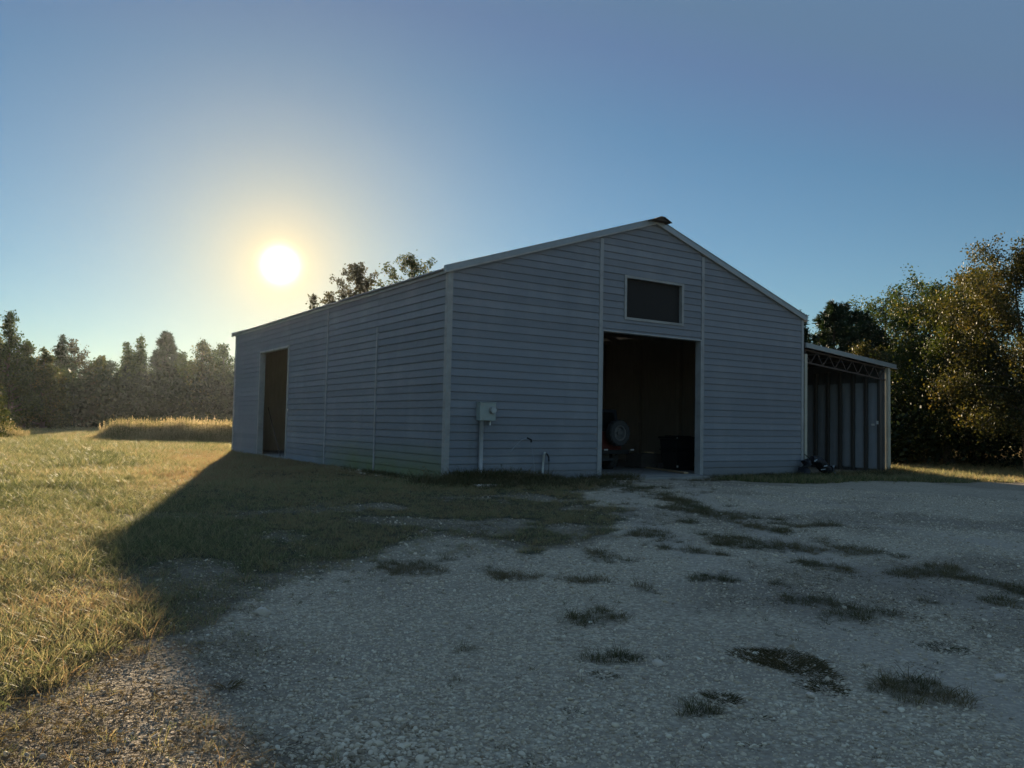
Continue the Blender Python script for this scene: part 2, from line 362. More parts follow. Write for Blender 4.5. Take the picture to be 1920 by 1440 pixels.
LANES = [[(6.5, .2), (5.0, -4), (3.2, -8.5), (2.4, -13), (2.2, -17)], [(6.0, -.4), (2.0, -5.2), (-1.6, -10), (-3.4, -14), (-4.6, -18)]]
def tracks(x, y):
    """two pairs of worn wheel tracks running out from the doorway"""
    r = np.zeros(np.shape(x))
    for pl in LANES:
        d = np.full(np.shape(x), 99.)
        for (x0, y0), (x1, y1) in zip(pl[:-1], pl[1:]):
            t = np.clip(((x - x0) * (x1 - x0) + (y - y0) * (y1 - y0)) / ((x1 - x0)**2 + (y1 - y0)**2), 0, 1)
            d = np.minimum(d, np.hypot(x - x0 - t * (x1 - x0), y - y0 - t * (y1 - y0)))
        d = d + (fbm(x, y, 1.2, 19, 3) - .5) * .5
        r = np.maximum(r, sstep(.42, .08, np.abs(d - .78)) * (.45 + .9 * (fbm(x, y, 1.6, 23, 2) - .2)))
    return np.clip(r, 0, 1)

# ------------------------------------------------------------------ ground sheet
def axis(lo, hi, step, far):
    a = list(np.arange(lo, hi + 1e-6, step)); s = step
    h = [hi]
    while h[-1] < far: s *= 1.35; h.append(h[-1] + s)
    s = step; l = [lo]
    while l[-1] > -far: s *= 1.35; l.append(l[-1] - s)
    return np.array(l[:0:-1] + a + h[1:])
gx = axis(-20, 28, .14, 350); gy = axis(-18, 26, .14, 350)
X, Y = np.meshgrid(gx, gy); Z = terrain(X, Y)
nx_, ny_ = len(gx), len(gy)
V = np.stack([X.ravel(), Y.ravel(), Z.ravel()], 1)
ii = (np.arange(ny_ - 1)[:, None] * nx_ + np.arange(nx_ - 1)[None, :]).ravel()
F = np.stack([ii, ii + 1, ii + nx_ + 1, ii + nx_], 1)
mt, nt, out = newmat('gravel_and_turf'); L = nt.links
p = nd(nt, 'ShaderNodeBsdfPrincipled'); L.new(p.outputs[0], out.inputs[0]); p.inputs['Roughness'].default_value = .9; p.inputs['Specular IOR Level'].default_value = .25
geo = nd(nt, 'ShaderNodeNewGeometry'); vec = geo.outputs['Position']
def vor(scale, feat='F1', outp='Distance'):
    v = nd(nt, 'ShaderNodeTexVoronoi'); v.feature = feat; v.inputs['Scale'].default_value = scale; v.inputs['Randomness'].default_value = 1
    L.new(vec, v.inputs['Vector']); return v
v1 = vor(26); v2 = vor(58); v3 = vor(11)
g1 = nd(nt, 'ShaderNodeSeparateColor'); L.new(v1.outputs['Color'], g1.inputs[0]); g2 = nd(nt, 'ShaderNodeSeparateColor'); L.new(v2.outputs['Color'], g2.inputs[0])
stone = ramp(nt, g1.outputs[0], [(0, (0.330, 0.255, 0.172)), (.4, (0.597, 0.490, 0.348)), (.8, (0.803, 0.686, 0.503)), (1, (0.880, 0.794, 0.619))])
stone2 = ramp(nt, g2.outputs[1], [(0, (0.288, 0.225, 0.150)), (.6, (0.659, 0.549, 0.396)), (1, (0.845, 0.735, 0.550))])
stone = mixc(nt, .45, stone, stone2)
fines = noise(nt, vec, 3.0, 8, .7)
stone = mixc(nt, mth(nt, 'MULTIPLY', fines, .55), stone, (0.597, 0.490, 0.344))
edge = nd(nt, 'ShaderNodeMapRange'); edge.inputs[1].default_value = .25; edge.inputs[2].default_value = .62; L.new(v1.outputs['Distance'], edge.inputs[0])
stone = mixc(nt, mth(nt, 'MULTIPLY', edge.outputs[0], .55), stone, (.26, .21, .165))
lit = nd(nt, 'ShaderNodeAttribute'); lit.attribute_name = 'litter'
soil = ramp(nt, noise(nt, vec, 17, 8, .75), [(.25, (.045, .034, .024)), (.5, (.095, .072, .050)), (.75, (.17, .13, .09))])
lf = mth(nt, 'MULTIPLY', lit.outputs['Fac'], mth(nt, 'ADD', noise(nt, vec, 5, 6, .7), .25), True)
wet = nd(nt, 'ShaderNodeMapRange'); wet.inputs[1].default_value = .47; wet.inputs[2].default_value = .68; L.new(noise(nt, vec, .55, 6, .68), wet.inputs[0])
stone = mixc(nt, mth(nt, 'MULTIPLY', wet.outputs[0], .55), stone, (.33, .27, .21))        # packed earth showing through worn gravel
tk = nd(nt, 'ShaderNodeAttribute'); tk.attribute_name = 'track'
stone = mixc(nt, mth(nt, 'MULTIPLY', tk.outputs['Fac'], .6), stone, (.50, .42, .34))       # ground-down fines in the wheel tracks
c = mixc(nt, lf, stone, soil)
gr = nd(nt, 'ShaderNodeAttribute'); gr.attribute_name = 'grassy'
turf = ramp(nt, noise(nt, vec, 9, 8, .75), [(.25, (.030, .032, .016)), (.5, (.060, .058, .028)), (.75, (.115, .10, .055))])
gf = nd(nt, 'ShaderNodeMapRange'); gf.inputs[1].default_value = .15; gf.inputs[2].default_value = .75
L.new(mth(nt, 'ADD', gr.outputs['Fac'], mth(nt, 'MULTIPLY', mth(nt, 'SUBTRACT', noise(nt, vec, 7, 6, .7), .5), .5)), gf.inputs[0])
c = mixc(nt, gf.outputs[0], c, turf)
L.new(c, p.inputs['Base Color'])
hgt = mth(nt, 'SUBTRACT', mth(nt, 'ADD', noise(nt, vec, 40, 4, .7), mth(nt, 'MULTIPLY', v3.outputs['Distance'], .0)), mth(nt, 'ADD', mth(nt, 'MULTIPLY', v1.outputs['Distance'], 1.3), mth(nt, 'MULTIPLY', v2.outputs['Distance'], .6)))
b = nd(nt, 'ShaderNodeBump'); b.inputs['Strength'].default_value = .8; b.inputs['Distance'].default_value = .022
L.new(hgt, b.inputs['Height']); L.new(b.outputs[0], p.inputs['Normal'])
M['ground'] = mt
me = mesh_np('ground', V, F, M['ground'])
for nme, fn in (('grassy', lambda a_, b_: np.maximum(grassy(a_, b_, True), .52 * grassy(a_, b_))), ('litter', litter), ('track', tracks)):
    a = me.attributes.new(nme, 'FLOAT', 'POINT'); a.data.foreach_set('value', fn(X, Y).ravel().astype(np.float32))
me.polygons.foreach_set('use_smooth', np.ones(len(F), bool))
ground = link_mesh('ground', me); tag(ground, 'gravel yard running into rough grass around the barn', None, None, 'structure')

# ------------------------------------------------------------------ the barn
barn = empty('barn', (0, 0, 0), 'large blue grey lap-sided barn with open doorways and a low metal gable roof', 'barn')
E_ = HE / 26.0
SL = (HR - HE) / (W / 2)
def zroof(x): return HE + SL * (W / 2 - abs(x - W / 2))
def clip(poly, a, b, c):
    """keep a*x+b*z<=c"""
    o = []
    for i in range(len(poly)):
        p0, p1 = poly[i], poly[(i + 1) % len(poly)]; d0 = a * p0[0] + b * p0[1] - c; d1 = a * p1[0] + b * p1[1] - c
        if d0 <= 0: o.append(p0)
        if (d0 < 0) != (d1 < 0) and abs(d0 - d1) > 1e-9:
            t = d0 / (d0 - d1); o.append((p0[0] + t * (p1[0] - p0[0]), p0[1] + t * (p1[1] - p0[1])))
    return o
def board_mesh(pieces, z0, fn, mat):
    """one lap board: pieces are convex (u,z) polygons; the face leans out to a thick butt edge at the bottom"""
    mb = MB()
    for poly in pieces:
        n = len(poly)
        if n < 3: continue
        zc = z0 + E_ - .020                                  # above this the face drops back into the lap channel
        low = clip(poly, 0, 1, zc); high = clip(poly, 0, -1, -zc)
        for pl, o in ((low, lambda z: .036 - .016 * (z - z0) / E_), (high, lambda z: .004)):
            n = len(pl)
            if n < 3: continue
            mb.add([fn(u, o(z), z) for u, z in pl] + [fn(u, 0, z) for u, z in pl],
                   [tuple(range(n))] + [(i, n + i, n + (i + 1) % n, (i + 1) % n) for i in range(n)])
    return mb.mesh('siding_board', mat) if mb.v else None
front = lambda u, o, z: (u, -o, z)
left = lambda u, o, z: (-o, u, z)
OV = .03
GAP = .004
def rect(u0, u1, a, b): return [(u0, a), (u1, a), (u1, b), (u0, b)]
def lay(u0, u1, rows, fn, mat, openings=(), gable=False, flip=False):
    cache = {}
    for k in rows:
        a = k * E_ - (.03 if k == 0 else 0) + (GAP if k else 0); b = (k + 1) * E_ + OV
        us = [u0]
        pcs = [(u0, u1, a, b)]
        for (o0, o1, p0, p1) in openings:
            nx = []
            for (q0, q1, r0, r1) in pcs:
                if o1 <= q0 or o0 >= q1 or p1 <= r0 or p0 >= r1: nx.append((q0, q1, r0, r1)); continue
                if o0 > q0: nx.append((q0, o0, r0, r1))
                if o1 < q1: nx.append((o1, q1, r0, r1))
                if p0 > r0 + .02: nx.append((max(q0, o0), min(q1, o1), r0, p0))
                if p1 < r1 - .02: nx.append((max(q0, o0), min(q1, o1), p1, r1))
            pcs = nx
        # pieces cut fully apart by an opening are boards of their own
        groups = []
        for q in sorted(pcs):
            for g in groups:
                if any(abs(q[0] - h[1]) < 1e-4 or abs(q[1] - h[0]) < 1e-4 for h in g): g.append(q); break
            else: groups.append([q])
        for g in groups:
            polys = []
            for (q0, q1, r0, r1) in g:
                pl = rect(q0, q1, r0, r1)
                if gable:
                    pl = clip(pl, -SL, 1, HE - .005); pl = clip(pl, SL, 1, HE - .005 + SL * W)
                if flip: pl = pl[::-1]
                if len(pl) >= 3: polys.append(pl)
            if not polys: continue
            key = (round(g[0][0], 3), round(g[-1][1], 3), len(polys), round(g[0][3] - g[0][2], 4))
            simple = len(polys) == 1 and len(polys[0]) == 4 and k > 0 and not (gable and b > HE - .02)
            zc = (k + .5) * E_; uc = (g[0][0] + g[-1][1]) / 2
            if simple and key in cache: me = cache[key]
            else:
                zz = k * E_
                me = board_mesh([[(u - uc, z - zc) for u, z in pl] for pl in polys], zz - zc, fn, mat)
                if simple: cache[key] = me
            j = random.uniform(-.0022, .0022); j2 = random.uniform(0, .003)
            p_ = fn(uc, j2, zc)
            ro = (0, j if fn is front else 0, 0) if fn is front else (j, 0, 0)
            link_mesh('siding_board', me, barn, p_, ro)
DOOR = (4.62, 8.37, -1, 3.90); WIN = (5.46, 7.58, 4.30, 5.40); SDOOR = (11.62, 14.98, -1, 3.92)
lay(.085, 4.53, range(0, 34), front, M['siding'], gable=True)
lay(4.645, 8.365, range(20, 38), front, M['siding'], [DOOR, WIN], gable=True)
lay(8.475, W - .07, range(0, 34), front, M['siding'], gable=True)
for a, b_ in ((.085, 3.965), (3.972, 7.765), (7.772, 11.54)): lay(a, b_, range(26), left, M['siding_side'], flip=True)
lay(15.06, LEN - .09, range(26), left, M['siding_side'], flip=True)
lay(11.547, 15.053, range(20, 26), left, M['siding_side'], [SDOOR], flip=True)
# trim
MB().box(-.05, .085, -.050, 0, -.05, HE + .01).box(-.05, 0, 0, .085, -.05, HE).build('corner_board', M['trim'], barn, bevel=.004)
MB().box(W - .07, W + .045, -.050, 0, -.05, HE - .02).build('corner_board', M['batten'], barn, bevel=.004)
MB().box(-.054, 0, LEN - .09, LEN + .045, -.05, HE).build('corner_board', M['trim'], barn, bevel=.004)
MB().box(4.53, 4.645, -.052, 0, -.02, zroof(4.53) - .03).build('batten', M['batten'], barn, bevel=.003)
MB().box(8.365, 8.475, -.052, 0, -.02, zroof(8.475) - .03).build('batten', M['batten'], barn, bevel=.003)
MB().box(-.052, 0, 3.93, 4.01, -.02, 3.93).build('batten', M['batten'], barn, bevel=.003)
MB().box(-.052, 0, 7.73, 7.81, -.02, 4.80).build('batten', M['batten'], barn, bevel=.003)
fr = MB().box(4.645, 4.67, -.056, .16, -.02, 3.90).box(8.34, 8.365, -.056, .16, -.02, 3.90).box(4.67, 8.34, -.056, .16, 3.865, 3.90)
fr.build('door_frame', M['batten'], barn, bevel=.003)
MB().box(-.056, .16, 11.54, 11.62, -.02, 3.97).box(-.056, .16, 14.98, 15.06, -.02, 3.97).box(-.056, .16, 11.62, 14.98, 3.90, 3.97).build('door_frame', M['trim'], barn, bevel=.003)
MB().box(5.40, 5.48, -.056, .1, 4.24, 5.46).box(7.56, 7.64, -.056, .1, 4.24, 5.46).box(5.48, 7.56, -.056, .1, 4.24, 4.31).box(5.48, 7.56, -.056, .1, 5.39, 5.46).build('window_frame', M['trim'], barn, bevel=.003)
# loft opening: solid near-black sheet stands in for the unlit inside
MB().box(5.48, 7.56, .06, .07, 4.31, 5.39).build('loft_gloom_sheet', surf('loft_gloom', (.022, .020, .018), .3, .85, 30), barn)
# inner sheathing (the dark inside faces)
def wallpan(name, polys, fn, t, mat=M['wood']):
    mb = MB()
    for pl in polys:
        n = len(pl); mb.add([fn(u, -.003, z) for u, z in pl] + [fn(u, -t, z) for u, z in pl],
                            [tuple(range(n)), tuple(range(2*n-1, n-1, -1))] + [(i, n+i, n+(i+1) % n, (i+1) % n) for i in range(n)])
    return mb.build(name, mat, barn)
def gab(pl): return clip(clip(pl, -SL, 1, HE - .02), SL, 1, HE - .02 + SL * W)
wallpan('inner_wall', [gab(rect(.1, 4.65, -.1, 9)), gab(rect(8.36, W - .1, -.1, 9)), rect(4.65, 8.36, 3.9, 4.29), gab(rect(4.65, 5.46, 4.29, 9)), gab(rect(7.58, 8.36, 4.29, 9)), gab(rect(5.46, 7.58, 5.41, 9))], front, .09)
wallpan('inner_wall', [rect(.1, 11.6, -.1, HE), rect(15.0, LEN - .1, -.1, HE), rect(11.6, 15.0, 3.95, HE)], left, .09)
bk = lambda u, o, z: (u, LEN + o, z); rg = lambda u, o, z: (W + o, u, z)
wallpan('inner_wall', [gab(rect(.0, W, -.1, 9))], bk, .09, M['wood'])
wallpan('inner_wall', [rect(.0, LEN, -.1, HE)], rg, .09, M['wood'])
pm = MB().box(-.07, .07, -.07, .07, 0, 4.75).mesh('wall_post', M['wood'])
for y in np.arange(.9, 18.5, 2.2): link_mesh('wall_post', pm, barn, (W - .17, float(y), 0))
for x in np.arange(1.2, 12.5, 1.9): link_mesh('wall_post', pm, barn, (float(x), LEN - .17, 0))
for y in (3.97, 7.77, 11.3, 15.3): link_mesh('wall_post', pm, barn, (.17, y, 0))
rm = MB()
for y in np.arange(1.6, 18.5, 2.4):
    y = float(y)
    rm.bar((.1, y, HE - .12), (W/2, y, HR - .12), .06, .2).bar((W - .1, y, HE - .12), (W/2, y, HR - .12), .06, .2).bar((.1, y, HE - .15), (W - .1, y, HE - .15), .05, .14)
    for q in (.25, .5, .75):
        rm.bar((W/2*q, y, HE - .1), (W/2*q, y, HE + (HR-HE)*q - .1), .04, .09); rm.bar((W - W/2*q, y, HE - .1), (W - W/2*q, y, HE + (HR-HE)*q - .1), .04, .09)
rm.build('roof_frame', M['wood'], barn)
MB().box(.0, W, .0, LEN, -.3, 0).box(4.67, 8.34, -.45, 0, -.3, -.015).build('floor_slab', M['slab'], barn, bevel=.01)
# roof: ribbed sheets laid side by side, each its own piece
sl_len = math.hypot(W/2, HR - HE); ang = math.atan2(HR - HE, W/2)
def sheet(wid):
    prof = []; nrib = 3; pitch = wid / nrib
    for i in range(nrib):
        b0 = i * pitch
        prof += [(b0, 0), (b0 + pitch * .36, 0), (b0 + pitch * .42, .032), (b0 + pitch * .52, .032), (b0 + pitch * .58, 0)]
    prof.append((wid + .015, 0)); mb = MB(); n = len(prof); t = .012
    e0 = -.16
    v = [(e0, y, z) for y, z in prof] + [(sl_len + .0, y, z) for y, z in prof] + [(e0, y, z - t) for y, z in prof] + [(sl_len, y, z - t) for y, z in prof]
    f = []
    for i in range(n - 1):
        f += [(i, i+n, i+n+1, i+1), (2*n+i, 2*n+i+1, 3*n+i+1, 3*n+i), (i, i+1, 2*n+i+1, 2*n+i), (n+i, 3*n+i, 3*n+i+1, n+i+1)]
    f += [(0, 2*n, 3*n, n), (n-1, 2*n-1, 4*n-1, 3*n-1)]
    return mb.add(v, f).mesh('roof_panel', M['roof'])
nsh = 20; y0r, y1r = -.07, LEN + .28; wsh = (y1r - y0r) / nsh; shm = sheet(wsh)
zlift = .085
for i in range(nsh):
    link_mesh('roof_panel', shm, barn, (0, y0r + i * wsh, HE + zlift), (0, -ang, 0))
    o = link_mesh('roof_panel', shm, barn, (W, y0r + (i + 1) * wsh, HE + zlift), (0, -ang, math.pi))
# eave boards, rake trim, ridge sheet
MB().box(-.075, -.035, -.05, LEN + .20, HE - .035, HE + .045).build('eave_trim', M['galv'], barn, bevel=.004)
MB().box(W + .05, W + .08, -.05, LEN + .20, HE - .035, HE + .045).build('eave_trim', M['galv'], barn, bevel=.004)
def rake(xe, sgn, front_y, name='rake_trim'):
    t = MB(); xa = xe; xb = W/2
    ze = HE + zlift + .03; zr = HR + zlift + .03
    za = ze - SL * .15
    y0, y1 = (front_y - .05, front_y) 
    # band with a lighter folded lip along its lower edge
    def strip(lo, hi, ya, yb):
        v = [(xa - sgn*.15, ya, za + lo), (xb, ya, zr + lo), (xb, ya, zr + hi), (xa - sgn*.15, ya, za + hi),
             (xa - sgn*.15, yb, za + lo), (xb, yb, zr + lo), (xb, yb, zr + hi), (xa - sgn*.15, yb, za + hi)]
        f = [(0,1,2,3),(7,6,5,4),(0,4,5,1),(1,5,6,2),(2,6,7,3),(3,7,4,0)]
        return v, f
    t.add(*strip(-.085, .045, y0 - .012, y1 + .05)); t.add(*strip(.045, .058, y0 - .03, y1 + .05))
    o = t.build(name, M['galv'], barn)
    lip = MB().add(*strip(-.125, -.086, y0 - .024, y1 + .04)); lip.build('rake_lip', M['trim'], barn)
rake(0, 1, -.045); rake(W, -1, -.045)
rake(0, 1, LEN + .3); rake(W, -1, LEN + .3)
rc = MB(); hw = .34; ya, yb = -.36, LEN + .33; zt = HR + zlift + .075
pr = [(-hw, zt - hw * SL - .01), (-.07, zt - .005), (.07, zt - .005), (hw, zt - hw * SL - .01)]
v = []
for y in (ya, yb):
    for x, z in pr: v.append((W/2 + x, y, z))
    for x, z in pr: v.append((W/2 + x, y, z - .02))
f = []
for i in range(3): f += [(i, i+1, 9+i, 8+i), (4+i, 12+i, 13+i, 5+i), (i, 4+i, 5+i, i+1), (8+i, 9+i, 13+i, 12+i)]
f += [(0, 8, 12, 4), (3, 7, 15, 11)]
rc.add(v, f); rc.build('ridge_cap', M['cap'], barn)
MB().add([(W/2-.22, -.3, zt-.11), (W/2+.22, -.3, zt-.11), (W/2+.08, -.3, zt-.026), (W/2-.08, -.3, zt-.026),(W/2-.22, .2, zt-.11), (W/2+.22, .2, zt-.11), (W/2+.08, .2, zt-.026), (W/2-.08, .2, zt-.026)],
         [(0,1,2,3),(7,6,5,4),(0,4,5,1),(1,5,6,2),(2,6,7,3),(3,7,4,0)]).build('ridge_closure', M['cap'], barn)

# ------------------------------------------------------------------ lean-to
LX0, LX1 = W + .06, 17.82
lean = empty('lean_to', (W, 0, 0), 'open fronted lean-to along the right wall with a truss under its sloping roof', 'lean-to')
lean_inv = Vector((-W, 0, 0))
def lp(mb, name, mat, bevel=0):
    mb.v = [(a - W, b, c) for a, b, c in mb.v]; return mb.build(name, mat, lean, bevel=bevel)
def zl(x): return 4.16 - (x - 13.1) * .0845
lp(MB().box(LX1 - .11, LX1 + .03, -.06, .06, -.2, zl(LX1) - .16), 'post', M['cream'], .004)
lp(MB().box(13.065, 13.19, -.075, -.045, .40, 3.80), 'post', M['cream'], .003)
lp(MB().add([(13.07, -.12, zl(13.07)-.13),(18.13,-.12,zl(18.13)-.13),(18.13,-.12,zl(18.13)),(13.07,-.12,zl(13.07)),(13.07,-.07,zl(13.07)-.13),(18.13,-.07,zl(18.13)-.13),(18.13,-.07,zl(18.13)),(13.07,-.07,zl(13.07))],
            [(0,1,2,3),(7,6,5,4),(0,4,5,1),(1,5,6,2),(2,6,7,3),(3,7,4,0)]), 'fascia', M['galv'])
lp(MB().add([(13.07, -.14, zl(13.07)-.155),(18.15,-.14,zl(18.15)-.155),(18.15,-.14,zl(18.15)-.131),(13.07,-.14,zl(13.07)-.131),(13.07,-.06,zl(13.07)-.155),(18.15,-.06,zl(18.15)-.155),(18.15,-.06,zl(18.15)-.131),(13.07,-.06,zl(13.07)-.131)],
            [(0,1,2,3),(7,6,5,4),(0,4,5,1),(1,5,6,2),(2,6,7,3),(3,7,4,0)]), 'fascia_lip', M['trim'])
# roof sheets
ang2 = math.atan(.0845); ln2 = (18.17 - 13.06) / math.cos(ang2); nsl = 20; ws = (LEN + .08) / nsl
prof = []
for i in range(3):
    b0 = i * ws / 3; prof += [(b0, 0), (b0 + ws*.12, 0), (b0 + ws*.14, .03), (b0 + ws*.175, .03), (b0 + ws*.195, 0)]
prof.append((ws + .012, 0)); n = len(prof)
v = [(0, y, z) for y, z in prof] + [(ln2, y, z) for y, z in prof] + [(0, y, z-.012) for y, z in prof] + [(ln2, y, z-.012) for y, z in prof]; f = []
for i in range(n - 1): f += [(i, i+n, i+n+1, i+1), (2*n+i, 2*n+i+1, 3*n+i+1, 3*n+i), (i, i+1, 2*n+i+1, 2*n+i), (n+i, 3*n+i, 3*n+i+1, n+i+1)]
lsm = MB().add(v, f).mesh('roof_panel', M['roof'])
for i in range(nsl): link_mesh('roof_panel', lsm, lean, (13.06 - W, -.065 + i * ws, zl(13.06) + .006), (0, ang2, 0))
# open-web trusses
for ti, ty in enumerate((.06, 4.7, 9.3, 14.0)):
    t = MB(); dz = .40; a = 13.2; b_ = LX1 - .12
    top = lambda x: zl(x) - .20; bot = lambda x: zl(x) - .20 - dz
    t.bar((a, ty, top(a)), (b_, ty, top(b_)), .05, .05).bar((a, ty, bot(a)), (b_, ty, bot(b_)), .05, .05)
    nn = 7; dx = (b_ - a) / nn
    for i in range(nn):
        x0 = a + i * dx; xm = x0 + dx / 2; x1 = x0 + dx
        t.bar((x0, ty, top(x0)), (xm, ty, bot(xm)), .022, .03).bar((xm, ty, bot(xm)), (x1, ty, top(x1)), .022, .03)
    lp(t, 'truss', M['truss'])
pl_ = MB()
for x in np.arange(13.6, 17.8, .85): pl_.box(float(x)-.03, float(x)+.03, 0, LEN, zl(float(x)) - .12, zl(float(x)) - .015)
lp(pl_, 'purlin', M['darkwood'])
# right-hand wall: studs, pale facing between them, dark sheeting outside, closed back
lp(MB().box(17.64, 17.69, .05, LEN, -.25, 3.765), 'outer_wall', M['roof'])
lp(MB().add([(13.1, LEN-.11, 3.69), (17.6, LEN-.11, 3.69), (17.6, LEN-.11, 3.775), (13.1, LEN-.11, 4.155), (13.1, LEN-.06, 3.69), (17.6, LEN-.06, 3.69), (17.6, LEN-.06, 3.775), (13.1, LEN-.06, 4.155)], [(0,1,2,3),(7,6,5,4),(0,4,5,1),(1,5,6,2),(2,6,7,3),(3,7,4,0)]).box(13.1, 17.60, LEN - .12, LEN - .05, -.25, 3.70), 'back_wall', M['wood'])
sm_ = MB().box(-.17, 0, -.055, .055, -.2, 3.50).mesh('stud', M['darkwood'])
ys = [.16 + .523 * i for i in range(36)]
random.seed(11)
pms = []
for q in range(4):
    rs = np.random.RandomState(40 + q); nu, nv = 7, 26; us_ = np.linspace(-.20, .20, nu); vs_ = np.linspace(0, 3.05, nv)
    UU, VV = np.meshgrid(us_, vs_); OO = -.018 - .030 * np.cos(UU / .20 * math.pi / 2) * (.5 + vnoise(VV, UU * 0, .9, 70 + q)) + (fbm(UU * 3, VV, .35, 80 + q, 3) - .5) * .035
    vv = np.stack([OO.ravel(), UU.ravel(), VV.ravel()], 1); ji = (np.arange(nv-1)[:, None]*nu + np.arange(nu-1)[None]).ravel()
    ff = np.stack([ji, ji+nu, ji+nu+1, ji+1], 1); me = mesh_np('insulation_panel', vv, ff, M['panel']); me.polygons.foreach_set('use_smooth', np.ones(len(ff), bool)); pms.append(me)
for i, y in enumerate(ys):
    link_mesh('stud', sm_, lean, (17.635 - W, y, 0))
    if i < 35: link_mesh('insulation_panel', pms[i % 4], lean, (17.60 - W, y + .2615, random.uniform(.0, .05)))
lp(MB().box(17.44, 17.46, .30, .42, 1.55, 1.62).box(17.44, 17.46, .16, .24, 1.60, 1.72), 'switch_box', M['white'])

# ------------------------------------------------------------------ things on and beside the front wall
mtr = empty('electric_meter', (1.02, -.04, 0), 'pale grey electric meter box on the front wall with conduit running down to the weeds', 'electric meter')
def at(parent, mb, name, mat, bevel=0, smooth=False):
    l = parent.location; mb.v = [(a - l.x, b - l.y, c - l.z) for a, b, c in mb.v]; return mb.build(name, mat, parent, smooth, bevel)
bx = at(mtr, MB().box(.80, 1.24, -.21, -.034, 1.41, 1.835).box(.785, 1.255, -.222, -.034, 1.835, 1.85), 'meter_box', M['meter'], .008)
d_ = at(mtr, MB().lathe([(.092, 0), (.092, .03), (.078, .034), (.078, .05), (.0, .05)], (1.135, -.211, 1.66), (0, -1, 0), 28), 'meter_socket', M['steel'], smooth=False)
dd = MB().lathe([(.074, .0), (.074, .07), (.062, .095), (.0, .10)], (1.135, -.255, 1.66), (0, -1, 0), 28); at(mtr, dd, 'meter_glass', M['glass'], smooth=True)
at(mtr, MB().box(1.09, 1.18, -.285, -.263, 1.70, 1.722).lathe([(.055, 0), (.0, .002)], (1.135, -.262, 1.655), (0, -1, 0), 20), 'meter_register', M['white'])
at(mtr, MB().tube([(.905, -.115, -.2), (.905, -.115, .6), (.905, -.115, 1.41)], .052, 14), 'conduit', M['pvc'], smooth=True)
at(mtr, MB().tube([(1.15, -.1, 1.30), (1.15, -.1, 1.415)], .022, 10), 'conduit_stub', M['white'], smooth=True)
at(mtr, MB().box(.82, .90, -.224, -.2115, 1.775, 1.80), 'hasp', M['steel'])

spg = empty('water_spigot', (2.72, -.12, 0), 'white plastic standpipe with a dark hanging spout near the barn doorway', 'water spigot')
at(spg, MB().tube([(2.70, -.12, -.2), (2.715, -.12, .2), (2.745, -.12, .60)], .026, 12), 'standpipe', M['white'], smooth=True)
at(spg, MB().tube([(2.745, -.12, .58), (2.755, -.12, .625), (2.79, -.12, .64)], .031, 12), 'elbow', M['white'], smooth=True)
at(spg, MB().tube([(2.78, -.12, .635), (2.85, -.13, .60), (2.89, -.13, .53), (2.90, -.13, .42)], [.018, .018, .02, .024], 10), 'spout', M['black'], smooth=True)
at(spg, MB().tube([(2.90, -.13, .42), (2.89, -.14, .2), (2.86, -.16, -.05)], .007, 6), 'hose', M['black'])

ws_ = empty('wire_stem', (2.4, -.3, 0), 'thin bent wire stem with a dark angled tip standing in the weeds', 'wire')
at(ws_, MB().tube([(2.43, -.25, -.1), (2.36, -.25, .35), (2.29, -.25, .70), (2.265, -.25, .92)], .009, 6), 'stem', M['strap'])
at(ws_, MB().tube([(2.265, -.25, .90), (2.262, -.25,   .965), (2.14, -.25, 1.01)], .022, 8), 'tip', M['black'])
at(ws_, MB().tube([(2.14, -.25, 1.01), (1.98, -.25, .96), (1.80, -.25, .82), (1.65, -.25, .66)], .0085, 5), 'wire', M['strap'])

sb = MB().box(-.05, .45, -1.60, -1.36, -.10, .005).build('paving_slab', M['rock'], bevel=.012)
tag(sb, 'small pale flat slab lying in the weeds before the meter', 'slab')

# golf-bag sized black bag with straps
bag = empty('gear_bag', (13.3, -.35, -.1), 'black strapped gear bag slumped against the barn corner beside the lean-to', 'bag')
bm = MB(); pts = []; rads = []
for i in range(9):
    t = i / 8; pts.append((12.98 + .92 * t, -.38 - .05 * math.sin(3 * t), .42 - .36 * t + .05 * math.sin(6 * t))); rads.append((.10, .15, .17, .175, .18, .175, .165, .16, .13)[i])
bm.tube(pts, rads, 14)
bo = at(bag, bm, 'bag_body', M['bag'], smooth=True)
tx = bpy.data.textures.new('cloth_lumps', 'CLOUDS'); tx.noise_scale = .12
sbm = bo.modifiers.new('sub', 'SUBSURF'); sbm.levels = 2; sbm.render_levels = 2
dm = bo.modifiers.new('lumps', 'DISPLACE'); dm.texture = tx; dm.strength = .09; dm.mid_level = .5
bl = at(bag, MB().tube([(12.72, -.30, -.1), (12.74, -.30, .12), (12.80, -.32, .28), (12.92, -.34, .36)], [.17, .20, .18, .10], 12), 'side_pocket', M['bag'], smooth=True)
dm = bl.modifiers.new('lumps', 'DISPLACE'); dm.texture = tx; dm.strength = .07
at(bag, MB().bar((12.93, -.53, .36), (13.16, -.50, .45), .03, .035), 'strap', M['strap'])
at(bag, MB().bar((13.33, -.585, .21), (13.50, -.585, .23), .02, .035), 'strap', M['strap'])
at(bag, MB().bar((13.20, -.575, .10), (13.42, -.58, .12), .012, .025), 'strap', M['strap'])
at(bag, MB().tube([(12.70, -.34, .58), (12.86, -.36, .48), (13.0, -.38, .40)], .016, 8), 'handle', M['black'])
at(bag, MB().lathe([(.15, 0), (.165, .02), (.165, .06), (.12, .07)], (13.84, -.42, .07), (.92, -.05, -.36), 16), 'base_ring', M['black'])
for q in ((13.90, -.52, .19), (13.93, -.55, -.02)): at(bag, MB().lathe([(.035, 0), (.035, .03), (.0, .035)], q, (0, -1, 0), 12), 'end_cap', M['strap'])

